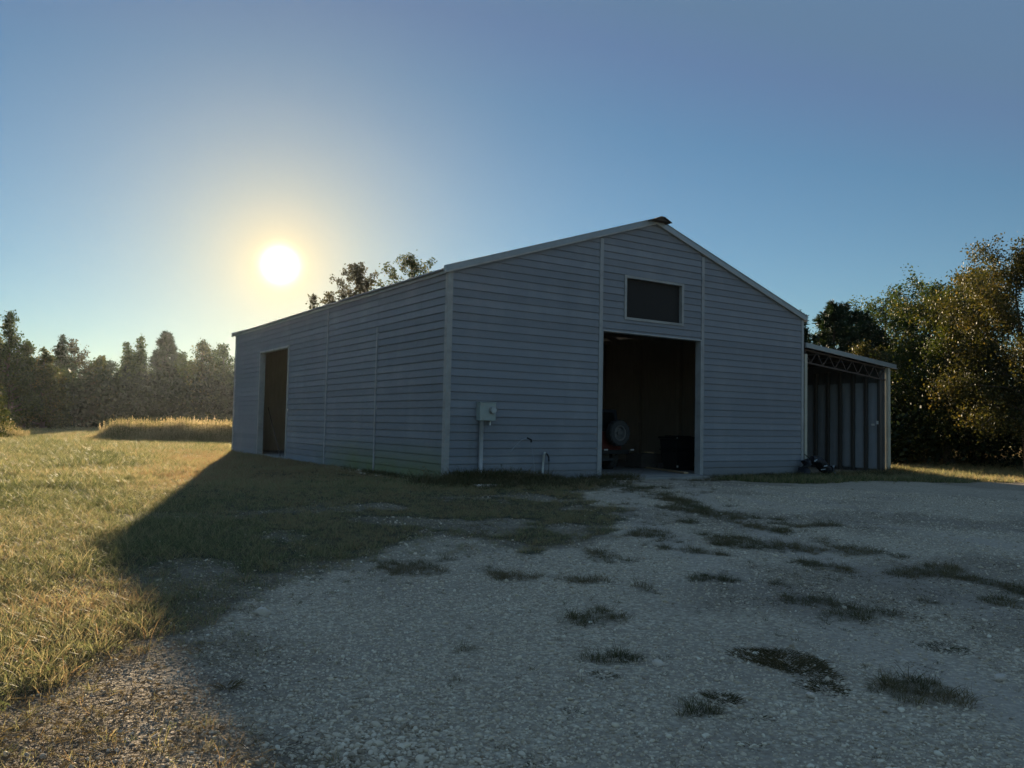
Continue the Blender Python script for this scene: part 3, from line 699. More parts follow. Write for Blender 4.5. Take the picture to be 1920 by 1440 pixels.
# ------------------------------------------------------------------ inside the barn
car = empty('off_road_vehicle', (6.7, 3.6, 0), 'dark red off-road vehicle parked just inside the doorway with a spare wheel on its tail', 'vehicle')
bodyp = [(2.42, .52), (2.40, 1.18), (3.9, 1.20), (4.35, 1.16), (5.75, 1.10), (5.85, .95), (5.85, .55), (5.35, .52), (5.15, .85), (4.75, .9), (4.5, .52), (3.55, .45), (3.4, .82), (3.0, .86), (2.75, .52)]
mb = MB(); n = len(bodyp)
mb.add([(5.98, y, z) for y, z in bodyp] + [(7.50, y, z) for y, z in bodyp], [tuple(range(n)), tuple(range(2*n-1, n-1, -1))] + [(i, n+i, n+(i+1) % n, (i+1) % n) for i in range(n)])
at(car, mb, 'body', M['red'], .02)
top = [(2.44, 1.18), (2.60, 1.86), (3.95, 1.88), (4.30, 1.17)]
mb = MB(); mb.add([(6.03, y, z) for y, z in top] + [(7.45, y, z) for y, z in top], [(0,1,2,3), (7,6,5,4)] + [(i, 4+i, 4+(i+1) % 4, (i+1) % 4) for i in range(4)])
at(car, mb, 'soft_top', M['bag'], .03)
at(car, MB().add([(6.15, 2.46, 1.26), (7.33, 2.46, 1.26), (7.28, 2.565, 1.76), (6.20, 2.565, 1.76), (6.15, 2.448, 1.262), (7.33, 2.448, 1.262), (7.28, 2.553, 1.762), (6.20, 2.553, 1.762)], [(0,1,2,3),(7,6,5,4),(0,4,5,1),(1,5,6,2),(2,6,7,3),(3,7,4,0)]), 'rear_window', M['darkglass'])
def wheel(name, c, ax, r=.39, w_=.25):
    t = at(car, MB().lathe([(r*.62, -w_/2), (r*.93, -w_/2), (r, -w_*.32), (r, w_*.32), (r*.93, w_/2), (r*.62, w_/2), (r*.58, 0)], c, ax, 28, True), name, M['rubber'])
    lm = t.location; mb = MB().lathe([(r*.60, -.02), (r*.62, w_*.42), (r*.50, w_*.40), (r*.42, w_*.12), (r*.2, w_*.16), (r*.19, w_*.34), (0, w_*.36)], c, ax, 24)
    for q in range(5):
        a = q * 2 * math.pi / 5; d = Vector(ax).normalized(); rf = Vector((0,0,1)); x = d.cross(rf).normalized(); y = d.cross(x); cc = Vector(c) + d * w_ * .2 + (x * math.cos(a) + y * math.sin(a)) * r * .3
        mb.lathe([(.018, 0), (.018, .03), (0, .032)], cc, ax, 6)
    l = car.location; mb.v = [(a - l.x, b - l.y, c_ - l.z) for a, b, c_ in mb.v]; mb.build('rim', M['rimsteel'], t)
    # tread lugs
    tl = MB(); d = Vector(ax).normalized(); x = d.cross(Vector((0,0,1))).normalized(); y = d.cross(x)
    for q in range(36):
        a = q * 2 * math.pi / 36; e = x * math.cos(a) + y * math.sin(a); s_ = .5 if q % 2 else -.5
        p0 = Vector(c) + e * (r + .004) + d * (w_ * (.02 if s_ > 0 else -.44)); p1 = p0 + d * w_ * .42
        tl.bar(p0, p1, .035, .022, tuple(e))
    tl.v = [(a - l.x, b - l.y, c_ - l.z) for a, b, c_ in tl.v]; tl.build('tread', M['rubber'], t)
    return t
wheel('spare_wheel', (7.16, 2.19, 1.14), (0, -1, 0)); wheel('wheel', (7.42, 2.98, .39), (1, 0, 0)); wheel('wheel', (6.06, 2.98, .39), (-1, 0, 0)); wheel('wheel', (7.42, 4.95, .39), (1, 0, 0)); wheel('wheel', (6.06, 4.95, .39), (-1, 0, 0))
at(car, MB().box(5.92, 7.62, 2.20, 2.40, .50, .62), 'bumper', M['black'], .015)
for x in (6.08, 7.40): at(car, MB().box(x - .06, x + .06, 2.385, 2.42, .86, 1.02), 'tail_light', M['lens'], .01)
for x in (6.66, 7.70): at(car, MB().box(x - .07, x + .07, 2.13, 2.156, .61, .65), 'reflector', M['white'], .005)
at(car, MB().tube([(6.4, 2.5, .32), (7.2, 2.5, .32)], .05, 8).box(6.5, 7.1, 2.5, 5.4, .34, .48), 'chassis', M['rubber'])
at(car, MB().box(7.50, 7.62, 2.62, 3.5, .80, .85).box(5.86, 5.98, 2.62, 3.5, .80, .85), 'fender_flare', M['black'], .01)

can = empty('trash_can', (9.5, 2.0, 0), 'tall black plastic bin with a lid just inside the barn doorway', 'trash can')
mb = MB()
for z0, z1, a0, a1 in ((.02, .62, .36, .42), (.62, .66, .45, .45), (.66, .98, .41, .44)):
    mb.add([(9.5+sx*(a0 if k < 4 else a1), 2.0+sy*(a0 if k < 4 else a1)*.85, z0 if k < 4 else z1) for k, (sx, sy) in enumerate([(-1,-1),(1,-1),(1,1),(-1,1)]*2)], [(0,3,2,1),(4,5,6,7),(0,1,5,4),(1,2,6,5),(2,3,7,6),(3,0,4,7)])
at(can, mb, 'bin_body', M['black'], .03)
at(can, MB().box(9.03, 9.97, 1.60, 2.42, .985, 1.05).box(9.2, 9.8, 1.70, 2.3, 1.05, 1.085), 'lid', M['black'], .02)
at(can, MB().lathe([(.11, -.03), (.11, .03)], (9.12, 2.36, .11), (1,0,0), 16).lathe([(.11, -.03), (.11, .03)], (9.88, 2.36, .11), (1,0,0), 16), 'wheels', M['rubber'])
at(can, MB().box(9.04, 9.08, 1.588, 1.598, 1.0, 1.04).box(9.12, 9.17, 1.64, 1.668, .10, .16), 'hinge_clip', M['white'])

pk = MB().bar((9.45, 4.1, .03), (8.12, .28, .03), .14, .05).build('lumber_plank', M['lumber'], bevel=.004)
tag(pk, 'pale lumber plank lying on the floor across the barn doorway', 'plank')
sc_ = MB().bar((9.05, 3.0, .52), (9.4, 3.05, .50), .14, .05).build('wood_scrap', M['lumber'], bevel=.004)
tag(sc_, 'short pale scrap of wood on the dark crate inside the barn', 'scrap')
cr = empty('dark_crate', (9.2, 3.3, 0), 'low dark wooden crate on the floor behind the vehicle inside the barn', 'crate')
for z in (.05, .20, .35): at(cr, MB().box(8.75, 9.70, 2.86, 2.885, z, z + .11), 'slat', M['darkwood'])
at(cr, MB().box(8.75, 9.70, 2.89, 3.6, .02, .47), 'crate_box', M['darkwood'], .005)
pole = MB().tube([(.25, 14.75, 1.80), (.18, 12.82, .0)], .02, 8).build('leaning_pole', M['truss'], smooth=True)
tag(pole, 'thin dark pole leaning across the side doorway of the barn', 'pole')
sk = MB().lathe([(.0, 0), (.17, .01), (.20, .15), (.19, .4), (.14, .58), (.06, .66), (.0, .68)], (.33, 11.92, 0), (0, 0, 1), 14).build('feed_sack', M['sack'], smooth=True)
tag(sk, 'tan feed sack standing inside the near jamb of the side doorway', 'sack')
# ------------------------------------------------------------------ trees
LEAFSTOPS = {
    'olive': [(0, (.024, .038, .011)), (.45, (.052, .072, .019)), (.8, (.095, .104, .030)), (1, (.17, .14, .045))],
    'green': [(0, (.022, .042, .013)), (.5, (.046, .078, .021)), (1, (.10, .125, .036))],
    'gold':  [(0, (.030, .037, .013)), (.4, (.056, .060, .020)), (.8, (.098, .088, .030)), (1, (.18, .135, .048))],
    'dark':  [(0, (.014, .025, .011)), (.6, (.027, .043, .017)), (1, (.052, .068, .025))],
    'russet': [(0, (.034, .032, .018)), (.5, (.062, .055, .027)), (1, (.105, .088, .040))],
    'pine':  [(0, (.014, .028, .014)), (.6, (.027, .049, .022)), (1, (.050, .074, .028))],
}
for k, v_ in LEAFSTOPS.items(): M['leaf_' + k] = leaf_mat('leaves_' + k, v_, .40 if k != 'pine' else .22)

def unit(v): return v / (np.linalg.norm(v, axis=-1, keepdims=True) + 1e-9)
def leaf_quads(rs, centers, size, asp=.55, droop=0.0):
    n = len(centers)
    a = unit(rs.normal(size=(n, 3)) + np.array([0, 0, -droop])); b = unit(np.cross(a, rs.normal(size=(n, 3))))
    s = size * rs.uniform(.6, 1.35, (n, 1))
    v = np.stack([centers - a * s * .5, centers + b * s * asp * .5, centers + a * s * .5, centers - b * s * asp * .5], 1).reshape(-1, 3)
    return v, np.arange(n * 4).reshape(-1, 4)
def needle_tufts(rs, centers, dirs, size, k=16):
    n = len(centers)
    d = unit(dirs[:, None, :] * .9 + rs.normal(size=(n, k, 3)) * .75); b = unit(np.cross(d, rs.normal(size=(n, k, 3)))) * size * .10
    c = centers[:, None, :]; s = size * rs.uniform(.7, 1.2, (n, k, 1))
    v = np.stack([c - b + d * s * .05, c + b + d * s * .05, c + d * s + b * .3, c + d * s - b * .3], 2).reshape(-1, 3)
    return v, np.arange(n * k * 4).reshape(-1, 4)

def tree(name, x, y, H, Rad, label, leaf='olive', habit='broad', base=.12, nleaf=9000, lsize=.20, seed=1, lean=(0, 0), group=None, asp=.6, cl=.34, trunk_r=None, z0=None, gaps=.0):
    rs = np.random.RandomState(seed)
    z0 = float(terrain(x, y)) - .05 if z0 is None else z0
    root = empty(name, (x, y, z0), label, 'tree', group)
    tr = trunk_r or (.02 * H + .03)
    nt_ = 9; tz = np.linspace(0, 1, nt_); wob = np.cumsum(rs.normal(size=(nt_, 2)) * .012 * H, 0); wob -= wob[0]
    tp = np.stack([wob[:, 0] + lean[0] * tz * H, wob[:, 1] + lean[1] * tz * H, tz * H * (.96 if habit != 'broad' else .84)], 1)
    mb = MB(); mb.tube([tuple(p) for p in tp], [tr * (1 - .92 * t) * (1.35 if t == 0 else 1) + .008 for t in tz], 8)
    def tpt(t):
        i = min(int(t * (nt_ - 1)), nt_ - 2); q = t * (nt_ - 1) - i; return tp[i] * (1 - q) + tp[i + 1] * q
    cen = []; dirs = []; wts = []
    nl = int(14 + H * 2.6) if habit != 'pine' else int(8 + H * 4.2)
    az = rs.uniform(0, 6.28)
    for i in range(nl):
        t = base + (1 - base) * ((i + rs.uniform(0, .8)) / nl) ** .9
        t = min(t, .985); az += 2.4 + rs.uniform(-.5, .5)
        u_ = (t - base) / (1 - base)
        if habit == 'broad': ln = Rad * (1 - .62 * abs(u_ - .45) ** 1.5 * 2.2) * rs.uniform(.6, 1.15); pit = .25 + .75 * u_
        elif habit == 'poplar': ln = Rad * (1 - u_) ** .9 * rs.uniform(.55, 1.3) + .10; pit = .55 + .5 * u_
        elif habit == 'bushy': ln = Rad * (1 - .88 * u_ ** 1.8) * rs.uniform(.55, 1.25); pit = .15 + .8 * u_
        else: ln = Rad * (1 - u_) ** .8 * rs.uniform(.75, 1.1) + .2; pit = .10 + .6 * u_
        ln = max(ln, .2)
        p0 = tpt(t); h = np.array([math.cos(az), math.sin(az), 0]); P = [p0]; dz = math.tan(min(pit, 1.25))
        d = unit(h + np.array([0, 0, dz]))
        for k in range(4):
            d = unit(d + rs.normal(size=3) * .16 + np.array([0, 0, .07 if habit != 'broad' else -.02])); P.append(P[-1] + d * ln / 4)
        P = np.array(P); r0 = max(.012, tr * (1 - t) * .42)
        mb.tube([tuple(p) for p in P], [r0 * (1 - .8 * k / 4) for k in range(5)], 5, False)
        tips = [(P[2], P[4])]
        for k in range(3 if ln > .7 else 1):
            s = rs.uniform(.35, .9); b0 = P[min(int(s * 4), 3)]; dd = unit(d + rs.normal(size=3) * .8 + np.array([0, 0, .15])); b1 = b0 + dd * ln * rs.uniform(.25, .5)
            mb.tube([tuple(b0), tuple((b0 + b1) / 2 + rs.normal(size=3) * .03), tuple(b1)], [r0 * .4, r0 * .28, r0 * .12], 4, False); tips.append((b0, b1))
        for b0, b1 in tips:
            m_ = max(2, int(np.linalg.norm(b1 - b0) / .28))
            for q in range(m_):
                s = (q + rs.uniform(.3, 1)) / m_; cen.append(b0 + (b1 - b0) * s); dirs.append(unit(b1 - b0)); wts.append(1)
    cen = np.array(cen); dirs = np.array(dirs)
    if habit == 'pine':
        k = 22; per = max(1, int(nleaf / k / len(cen)))
        cc = np.repeat(cen, per, 0) + rs.normal(size=(len(cen) * per, 3)) * .10; dd = np.repeat(dirs, per, 0) + np.array([0, 0, .35])
        v, f = needle_tufts(rs, cc, unit(dd), lsize, k); ti = np.repeat(np.clip(rs.normal(.45, .22, len(cc)), 0, 1), k)
    else:
        keep = rs.rand(len(cen)) > gaps; cen = cen[keep]
        cw = rs.uniform(.5, 1.3, (len(cen), 1)) * cl * np.clip(1.25 - .95 * (np.maximum(cen[:, 2:3], 0) / H) ** 1.5, .30 if habit == 'poplar' else .5, 1.2)
        wt = (cw[:, 0] / cw.mean()) ** 1.15 * rs.uniform(.5, 1.5, len(cen)); per = np.maximum(1, (nleaf * wt / wt.sum()).astype(int))
        cc = np.repeat(cen, per, 0); cc = cc + rs.normal(size=cc.shape) * np.repeat(cw, per, 0) * np.array([1, 1, .8])
        ct = np.clip(rs.normal(.45, .2, len(cen)), 0, 1); ti = np.clip(np.repeat(ct, per) + rs.normal(0, .24, len(cc)), 0, 1)
        cc[:, 2] = np.maximum(cc[:, 2], .05); v, f = leaf_quads(rs, cc, lsize, asp, .25)
    link_mesh('trunk', mb.mesh('trunk', M['bark'], True), root)
    link_mesh('crown', mesh_np('crown', v, f, M['leaf_' + leaf], ti), root)
    return root

GL = 'trees along the far edge of the field'
T = [  # x, y, height, radius, leaf, habit, base, label, kind
 (-9.7, 43.5, 8.2, 2.2, 'olive', 'bushy', .03, 'tall tree just outside the left end of the row beyond the field', 'broadleaf_tree'),
 (-7.6, 41.5, 7.45, 1.15, 'green', 'bushy', .02, 'tallest leafy tree at the far left of the row beyond the field', 'broadleaf_tree'),
 (-6.75, 43.2, 5.9, 1.1, 'green', 'poplar', .05, 'shorter pointed tree right beside the tallest one at far left', 'broadleaf_tree'),
 (-5.85, 40.0, 5.1, 1.3, 'olive', 'bushy', .02, 'golden green bushy tree with leaves reaching low in the left row', 'broadleaf_tree'),
 (-4.5, 49.0, 7.0, 1.35, 'dark', 'poplar', .02, 'dark pointed tree rising behind the golden bushy one', 'broadleaf_tree'),
 (-3.7, 46.2, 6.2, 1.75, 'russet', 'bushy', .02, 'broad dark round tree beside the dark pointed one', 'broadleaf_tree'),
 (-2.75, 42.5, 4.9, 1.2, 'olive', 'bushy', .03, 'low olive bushy tree at the dip in the left skyline', 'broadleaf_tree'),
 (-1.5, 48.8, 5.6, .95, 'olive', 'poplar', .05, 'thin sapling tree with a spindly tip at the dip in the skyline', 'sapling_tree'),
 (-.65, 44.6, 6.4, 1.15, 'green', 'poplar', .05, 'first of two green spire shaped trees side by side', 'broadleaf_tree'),
 (.35, 46.4, 6.95, 1.2, 'green', 'poplar', .05, 'second and taller of two green spire shaped trees side by side', 'broadleaf_tree'),
 (2.4, 48.2, 7.35, 1.65, 'pine', 'pine', .10, 'dark pine standing between the green spires and the yellow green tree', 'pine_tree'),
 (3.35, 46.0, 5.8, 1.2, 'green', 'bushy', .04, 'small green tree tucked against the dark pine in the left row', 'broadleaf_tree'),
 (3.6, 41.7, 6.45, 1.25, 'olive', 'bushy', .02, 'yellow green tree with bright backlit leaves behind the tall dry grass', 'broadleaf_tree'),
 (5.2, 45.5, 6.2, 1.1, 'green', 'bushy', .05, 'narrow olive tree behind the yellow green one near the barn', 'broadleaf_tree'),
 (5.5, 42.3, 6.3, 1.3, 'green', 'bushy', .03, 'feathery topped green tree nearest the barn in the left row', 'broadleaf_tree'),
 (7.6, 47.0, 6.2, 1.7, 'olive', 'bushy', .04, 'rounded olive tree half hidden by the back corner of the barn', 'broadleaf_tree'),
 (-6.9, 47.5, 5.2, 1.8, 'dark', 'bushy', .03, 'dark bushy tree filling the gap behind the far left trees', 'broadleaf_tree'),
 (-1.9, 46.0, 4.7, 1.8, 'dark', 'bushy', .03, 'dark bushy tree standing behind the low olive one', 'broadleaf_tree'),
 (1.6, 43.0, 4.6, 1.5, 'dark', 'bushy', .03, 'dark bushy tree low in front of the two green spires', 'broadleaf_tree'),
]
for i, (x, y, h, r, lf_, hab, bs, lab, kind) in enumerate(T):
    px_t = (x + 9.135) / (y + 16.67); q_ = 1.45 + .55 * float(sstep(.04, .12, px_t))      # the row swings away from the yard towards the barn
    x = CAM.x + (x - CAM.x) * q_; y = CAM.y + (y - CAM.y) * q_; h = (h * 1.06 - 1.33) * q_ + 1.33; r = r * q_ * 1.5
    tree(kind, x, y, h, r, lab, lf_, hab, bs, 11000 if hab != 'pine' else 11000, .15 * q_ if hab != 'pine' else .36 * q_, 100 + i, group=GL, cl=.25 * q_, gaps=.12)
# shrub close to the left edge of the picture
tree('leafy_shrub', -8.33, 36.6, 2.7, .5, 'small leafy sapling at the left edge before the dark trees', 'olive', 'bushy', .05, 1600, .15, 77)['category'] = 'shrub'
# two crowns seen above the barn roof, two thin tips beside them
GB = 'trees behind the barn'
tree('broadleaf_tree', 11.1, 31.8, 11.9, 3.6, 'airy tree whose crown shows above the barn roof near the sun', 'russet', 'bushy', .35, 19000, .16, 301, group=GB, cl=.30, gaps=.14)
tree('broadleaf_tree', 14.8, 33.6, 12.8, 4.6, 'thin leafed tree showing above the roof next to the airy crown', 'olive', 'bushy', .38, 16000, .16, 302, group=GB, cl=.30, gaps=.18)
tree('sapling_tree', 9.75, 36.5, 10.35, .5, 'thinner of two sapling tips poking above the roof edge', 'russet', 'bushy', .9, 70, .20, 303, group=GB, cl=.26, trunk_r=.035)
tree('sapling_tree', 11.2, 38.0, 10.9, .55, 'taller of two sapling tips poking above the roof edge', 'russet', 'bushy', .9, 90, .20, 304, group=GB, cl=.28, trunk_r=.035)
# right-hand wood
GR = 'trees at the right edge of the yard'
tree('oak_tree', 23.6, -2.0, 9.1, 4.0, 'large olive gold oak at the right edge with low hanging branches', 'gold', 'broad', .20, 66000, .095, 401, group=GR, cl=.38, trunk_r=.15)
tree('oak_tree', 27.2, -4.2, 9.6, 3.8, 'tall oak beyond the large olive gold one, cut by the frame edge', 'olive', 'broad', .16, 30000, .13, 402, group=GR, cl=.38)
tree('oak_tree', 26.3, 2.4, 8.0, 3.2, 'olive oak standing just behind the large olive gold one', 'olive', 'broad', .10, 44000, .11, 403, group=GR, cl=.40)
tree('broadleaf_tree', 24.9, 5.4, 5.5, 2.3, 'low golden leaved tree right beside the lean-to roof', 'gold', 'bushy', .06, 24000, .09, 404, group=GR, cl=.30)
tree('pine_tree', 31.6, 11.6, 8.8, 3.6, 'dark long needled pine rising behind the lean-to', 'pine', 'pine', .06, 30000, .36, 405, group=GR)
tree('pine_tree', 30.6, 9.4, 8.1, 3.2, 'shorter dark pine in front of the taller long needled one', 'pine', 'pine', .06, 26000, .34, 406, group=GR)
tree('pine_tree', 29.0, 12.6, 8.0, 3.4, 'dark pine closest to the barn roof edge, leftmost of the pines', 'pine', 'pine', .05, 26000, .36, 412, group=GR)
tree('broadleaf_tree', 34.6, 11.0, 10.2, 3.9, 'light green tree to the right of the dark pines', 'green', 'broad', .06, 34000, .13, 407, group=GR, cl=.42)
tree('broadleaf_tree', 34.0, 7.4, 10.2, 3.9, 'rounded green tree between the light green one and the oaks', 'green', 'broad', .06, 34000, .13, 408, group=GR, cl=.42)
tree('broadleaf_tree', 30.3, 3.2, 9.1, 3.4, 'dark tree deep in the wood behind the oaks', 'dark', 'bushy', .04, 20000, .17, 409, group=GR, cl=.36)
tree('broadleaf_tree', 31.5, -1.4, 9.6, 3.6, 'dark tall tree behind the right hand oaks', 'dark', 'bushy', .04, 20000, .17, 410, group=GR, cl=.38)
tree('broadleaf_tree', 27.8, 6.8, 6.8, 2.8, 'dark leafy tree in the shade between the pines and the golden one', 'dark', 'bushy', .03, 16000, .15, 411, group=GR, cl=.34)

# dense undergrowth that reads as one dark mass, left and right
def thicket(name, pts, hfun, n, seed, lsize, leaf, label):
    rs = np.random.RandomState(seed); pts = np.array(pts, float)
    lo = pts.min(0); hi = pts.max(0); out = np.zeros((0, 2))
    while len(out) < n:
        q = rs.uniform(lo, hi, (n * 2, 2)); out = np.vstack([out, q[pip(q[:, 0], q[:, 1], pts)]])
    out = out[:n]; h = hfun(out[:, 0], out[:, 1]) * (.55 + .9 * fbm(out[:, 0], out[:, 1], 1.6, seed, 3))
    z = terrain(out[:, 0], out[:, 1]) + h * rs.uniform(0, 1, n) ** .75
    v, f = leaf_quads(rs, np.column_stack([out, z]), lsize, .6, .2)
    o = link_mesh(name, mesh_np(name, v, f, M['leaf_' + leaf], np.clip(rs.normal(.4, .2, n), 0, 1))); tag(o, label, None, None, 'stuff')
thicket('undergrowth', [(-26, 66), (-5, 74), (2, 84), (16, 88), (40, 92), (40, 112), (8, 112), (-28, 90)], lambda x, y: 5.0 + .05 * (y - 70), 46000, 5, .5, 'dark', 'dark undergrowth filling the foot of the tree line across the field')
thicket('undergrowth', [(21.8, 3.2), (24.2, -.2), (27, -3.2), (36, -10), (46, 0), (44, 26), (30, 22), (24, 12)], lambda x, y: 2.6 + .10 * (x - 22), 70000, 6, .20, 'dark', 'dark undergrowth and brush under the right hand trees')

# ------------------------------------------------------------------ scattered ground cover
lib = bpy.data.collections.new('ground_cover_pieces')       # source pieces for the instancing of ground cover; not linked to the scene
def scatter(name, pts, scl, rot, idx, srcs, label, tint):
    me = bpy.data.meshes.new(name); n = len(pts)
    me.vertices.add(n); me.vertices.foreach_set('co', np.asarray(pts, np.float32).ravel())
    for nm, typ, arr, key in (('scl', 'FLOAT', scl, 'value'), ('pidx', 'INT', idx, 'value'), ('tint', 'FLOAT', tint, 'value')):
        a = me.attributes.new(nm, typ, 'POINT'); a.data.foreach_set(key, np.asarray(arr, np.int32 if typ == 'INT' else np.float32).ravel())
    a = me.attributes.new('prot', 'FLOAT_VECTOR', 'POINT'); a.data.foreach_set('vector', np.asarray(rot, np.float32).ravel())
    o = link_mesh(name, me); tag(o, label, None, None, 'stuff')
    c = bpy.data.collections.new(name + '_pieces')
    for i, s in enumerate(srcs):
        so_ = bpy.data.objects.new('%s_piece' % name, s); c.objects.link(so_)
    ng = bpy.data.node_groups.new(name, 'GeometryNodeTree')
    ng.interface.new_socket('Geometry', in_out='INPUT', socket_type='NodeSocketGeometry'); ng.interface.new_socket('Geometry', in_out='OUTPUT', socket_type='NodeSocketGeometry')
    gi = ng.nodes.new('NodeGroupInput'); go = ng.nodes.new('NodeGroupOutput')
    ip = ng.nodes.new('GeometryNodeInstanceOnPoints'); ci = ng.nodes.new('GeometryNodeCollectionInfo')
    ci.inputs['Collection'].default_value = c; ci.inputs['Separate Children'].default_value = True; ci.inputs['Reset Children'].default_value = True
    def na(nm, typ):
        q = ng.nodes.new('GeometryNodeInputNamedAttribute'); q.data_type = typ; q.inputs[0].default_value = nm
        return next(s for s in q.outputs if s.enabled and s.name == 'Attribute')
    l = ng.links
    l.new(gi.outputs[0], ip.inputs['Points']); l.new(ci.outputs[0], ip.inputs['Instance']); ip.inputs['Pick Instance'].default_value = True
    l.new(na('pidx', 'INT'), ip.inputs['Instance Index']); l.new(na('prot', 'FLOAT_VECTOR'), ip.inputs['Rotation']); l.new(na('scl', 'FLOAT'), ip.inputs['Scale'])
    l.new(ip.outputs[0], go.inputs[0])
    md = o.modifiers.new('scatter', 'NODES'); md.node_group = ng
    return o

def tuft_mesh(name, seed, nb, h, spread, wid, curl, mat, seg=3, heads=0):
    rs = np.random.RandomState(seed); v = []; f = []
    for b in range(nb):
        a = rs.uniform(0, 6.283); r = spread * math.sqrt(rs.rand()); p = np.array([r * math.cos(a), r * math.sin(a), -.01])
        d = unit(np.array([math.cos(a) * rs.uniform(0, .6), math.sin(a) * rs.uniform(0, .6), 1.0])); hh = h * rs.uniform(.45, 1.15)
        g = rs.normal(size=2); side = unit(np.array([-math.sin(a) + g[0] * .5, math.cos(a) + g[1] * .5, 0])); bend = unit(np.array([math.cos(a), math.sin(a), 0]) + np.append(rs.normal(size=2) * .7, 0)); n0 = len(v)
        for s in range(seg + 1):
            t = s / seg; wv = wid * (1 - t) ** .7 * .5 * rs.uniform(.9, 1.1)
            q = p + d * hh * t + bend * curl * hh * t * t - np.array([0, 0, curl * hh * t * t * .35])
            if s < seg: v += [q - side * wv, q + side * wv]
            else: v += [q]
        for s in range(seg - 1): f.append((n0 + 2*s, n0 + 2*s + 1, n0 + 2*s + 3, n0 + 2*s + 2))
        f.append((n0 + 2*seg - 2, n0 + 2*seg - 1, n0 + 2*seg))
        if b < heads:
            for k in range(9):
                c = q + np.array([rs.normal() * .012, rs.normal() * .012, -.02 * k * (h / .6)]); e = rs.normal(size=3) * .008 * (h / .5); e2 = np.array([rs.normal() * .006, rs.normal() * .006, .017 * (h / .5)])
                n1 = len(v); v += [c - e, c + e2, c + e, c - e2]; f.append((n1, n1 + 1, n1 + 2, n1 + 3))
    me = bpy.data.meshes.new(name); me.from_pydata([tuple(x) for x in v], [], f); me.materials.append(mat)
    a_ = me.attributes.new('blade', 'FLOAT', 'FACE'); cnt = max(1, len(f) // nb); a_.data.foreach_set('value', np.repeat(rs.normal(0, .22, len(f) // cnt + 1), cnt)[:len(f)].astype(np.float32)); return me

M['grass'] = leaf_mat('meadow_grass_blades', [(0, (.075, .095, .042)), (.35, (.17, .19, .085)), (.6, (.32, .30, .155)), (.82, (.42, .345, .20)), (1, (.33, .22, .12))], .60, instancer=True, rough=.5, spec=.3, tcol=(1.15, 1.13, .98))
M['drygrass'] = leaf_mat('dry_tall_grass', [(0, (.13, .14, .065)), (.5, (.34, .30, .17)), (1, (.55, .47, .32))], .60, instancer=True, rough=.6, tcol=(1.1, 1.0, .75))
M['weed'] = leaf_mat('dark_weed_blades', [(0, (.055, .060, .030)), (.5, (.105, .100, .052)), (1, (.20, .155, .095))], .30, instancer=True, rough=.7, spec=.15)
M['weedpart'] = leaf_mat('weed_clump_blades', [(0, (.050, .055, .028)), (.6, (.105, .088, .05)), (1, (.19, .14, .085))], .30, rough=.7, spec=.15)
lawn = [tuft_mesh('lawn_tuft', 10 + i, 15, (.085, .10, .12, .075, .14)[i], .055, .0050, (.45, .7, .5, .9, .6)[i], M['grass'], 3, 2 if i == 4 else 0) for i in range(5)]
lawn_far = [tuft_mesh('lawn_tuft', 20 + i, 16, .115, .11, .011, .6, M['grass'], 2) for i in range(3)]
weeds = [tuft_mesh('weed_tuft', 30 + i, 26, (.07, .09, .11, .06)[i], .06, .0045, (.9, .7, 1.0, 1.1)[i], M['weed'], 3) for i in range(4)]

rs = np.random.RandomState(3)
def view_points(n_near, dens, r0, r1, half=.80, back=2.5):
    """random ground points inside the part of the yard the photograph looks over; dens(r) per square metre"""
    ang0 = math.atan2(fw.y, fw.x); rr = np.linspace(r0, r1, 400); cdf = np.cumsum(dens(rr) * rr); tot = cdf[-1] * (rr[1] - rr[0]) * 2 * half; cdf /= cdf[-1]
    n = int(tot); r = np.interp(rs.rand(n), cdf, rr); a = ang0 + rs.uniform(-half, half, n)
    o = np.array([CAM.x - fw.x * back, CAM.y - fw.y * back]); return o[0] + r * np.cos(a), o[1] + r * np.sin(a), r
def finish(x, y, keep):
    return x[keep], y[keep]
# lawn
x, y, r = view_points(0, lambda r: 330 * np.minimum(1, (9 / r)) ** 1.55, 4.5, 125)
g = grassy(x, y, True)
k = (rs.rand(len(x)) < g ** 1.3 * 1.05) & (g > .05) & ~inbarn(x, y, .06) & ~((x > 13) & (x < 17.9) & (y > 1.5) & (y < LEN))
x, y, r = x[k], y[k], r[k]; g = g[k]
dry = fbm(x, y, 5.0, 201, 3) * .55 + fbm(x, y, .9, 207, 3) * .35 + (fbm(x, y, .35, 209, 2) - .5) * .45
dry += .42 * sstep(-5.2, -2.6, x) * sstep(.8, 4, y) * sstep(19.5, 15, y)                                     # worn golden ground by the back corner
dry -= .13 * sstep(-4.5, -6.5, x)
dry += .22 * sstep(-9.5, -8.0, x + .6 * (fbm(x, y, 1.5, 9, 2) - .5)) * sstep(-8.0, -10, y)
fr = sstep(-7.5, -5.5, x) * sstep(6, 2, y) * sstep(8.8, 7, x); dry += .24 * fr
dry += .10 * sstep(12, 16, x)
tint = np.clip(dry + rs.normal(0, .10, len(x)), 0, 1)
sc_l = (.78 + .5 * rs.rand(len(x))) * (.70 + .75 * fbm(x, y, 1.4, 15, 3)) * np.maximum(1, r / 11) ** .42
sc_l *= 1 - .6 * sstep(.8, .15, g)
sc_l *= 1 - .34 * fr
worn = sstep(-5.2, -2.6, x) * sstep(.8, 4, y) * sstep(19.5, 15, y); sc_l *= 1 - .35 * worn
pts = np.column_stack([x, y, terrain(x, y)]); rot = np.column_stack([rs.normal(0, .16, len(x)), rs.normal(0, .16, len(x)), rs.uniform(0, 6.28, len(x))])
nearm = r < 20
scatter('grass', pts[nearm], sc_l[nearm], rot[nearm], rs.randint(0, 5, nearm.sum()), lawn, 'rough dewy grass of the field and yard', tint[nearm])
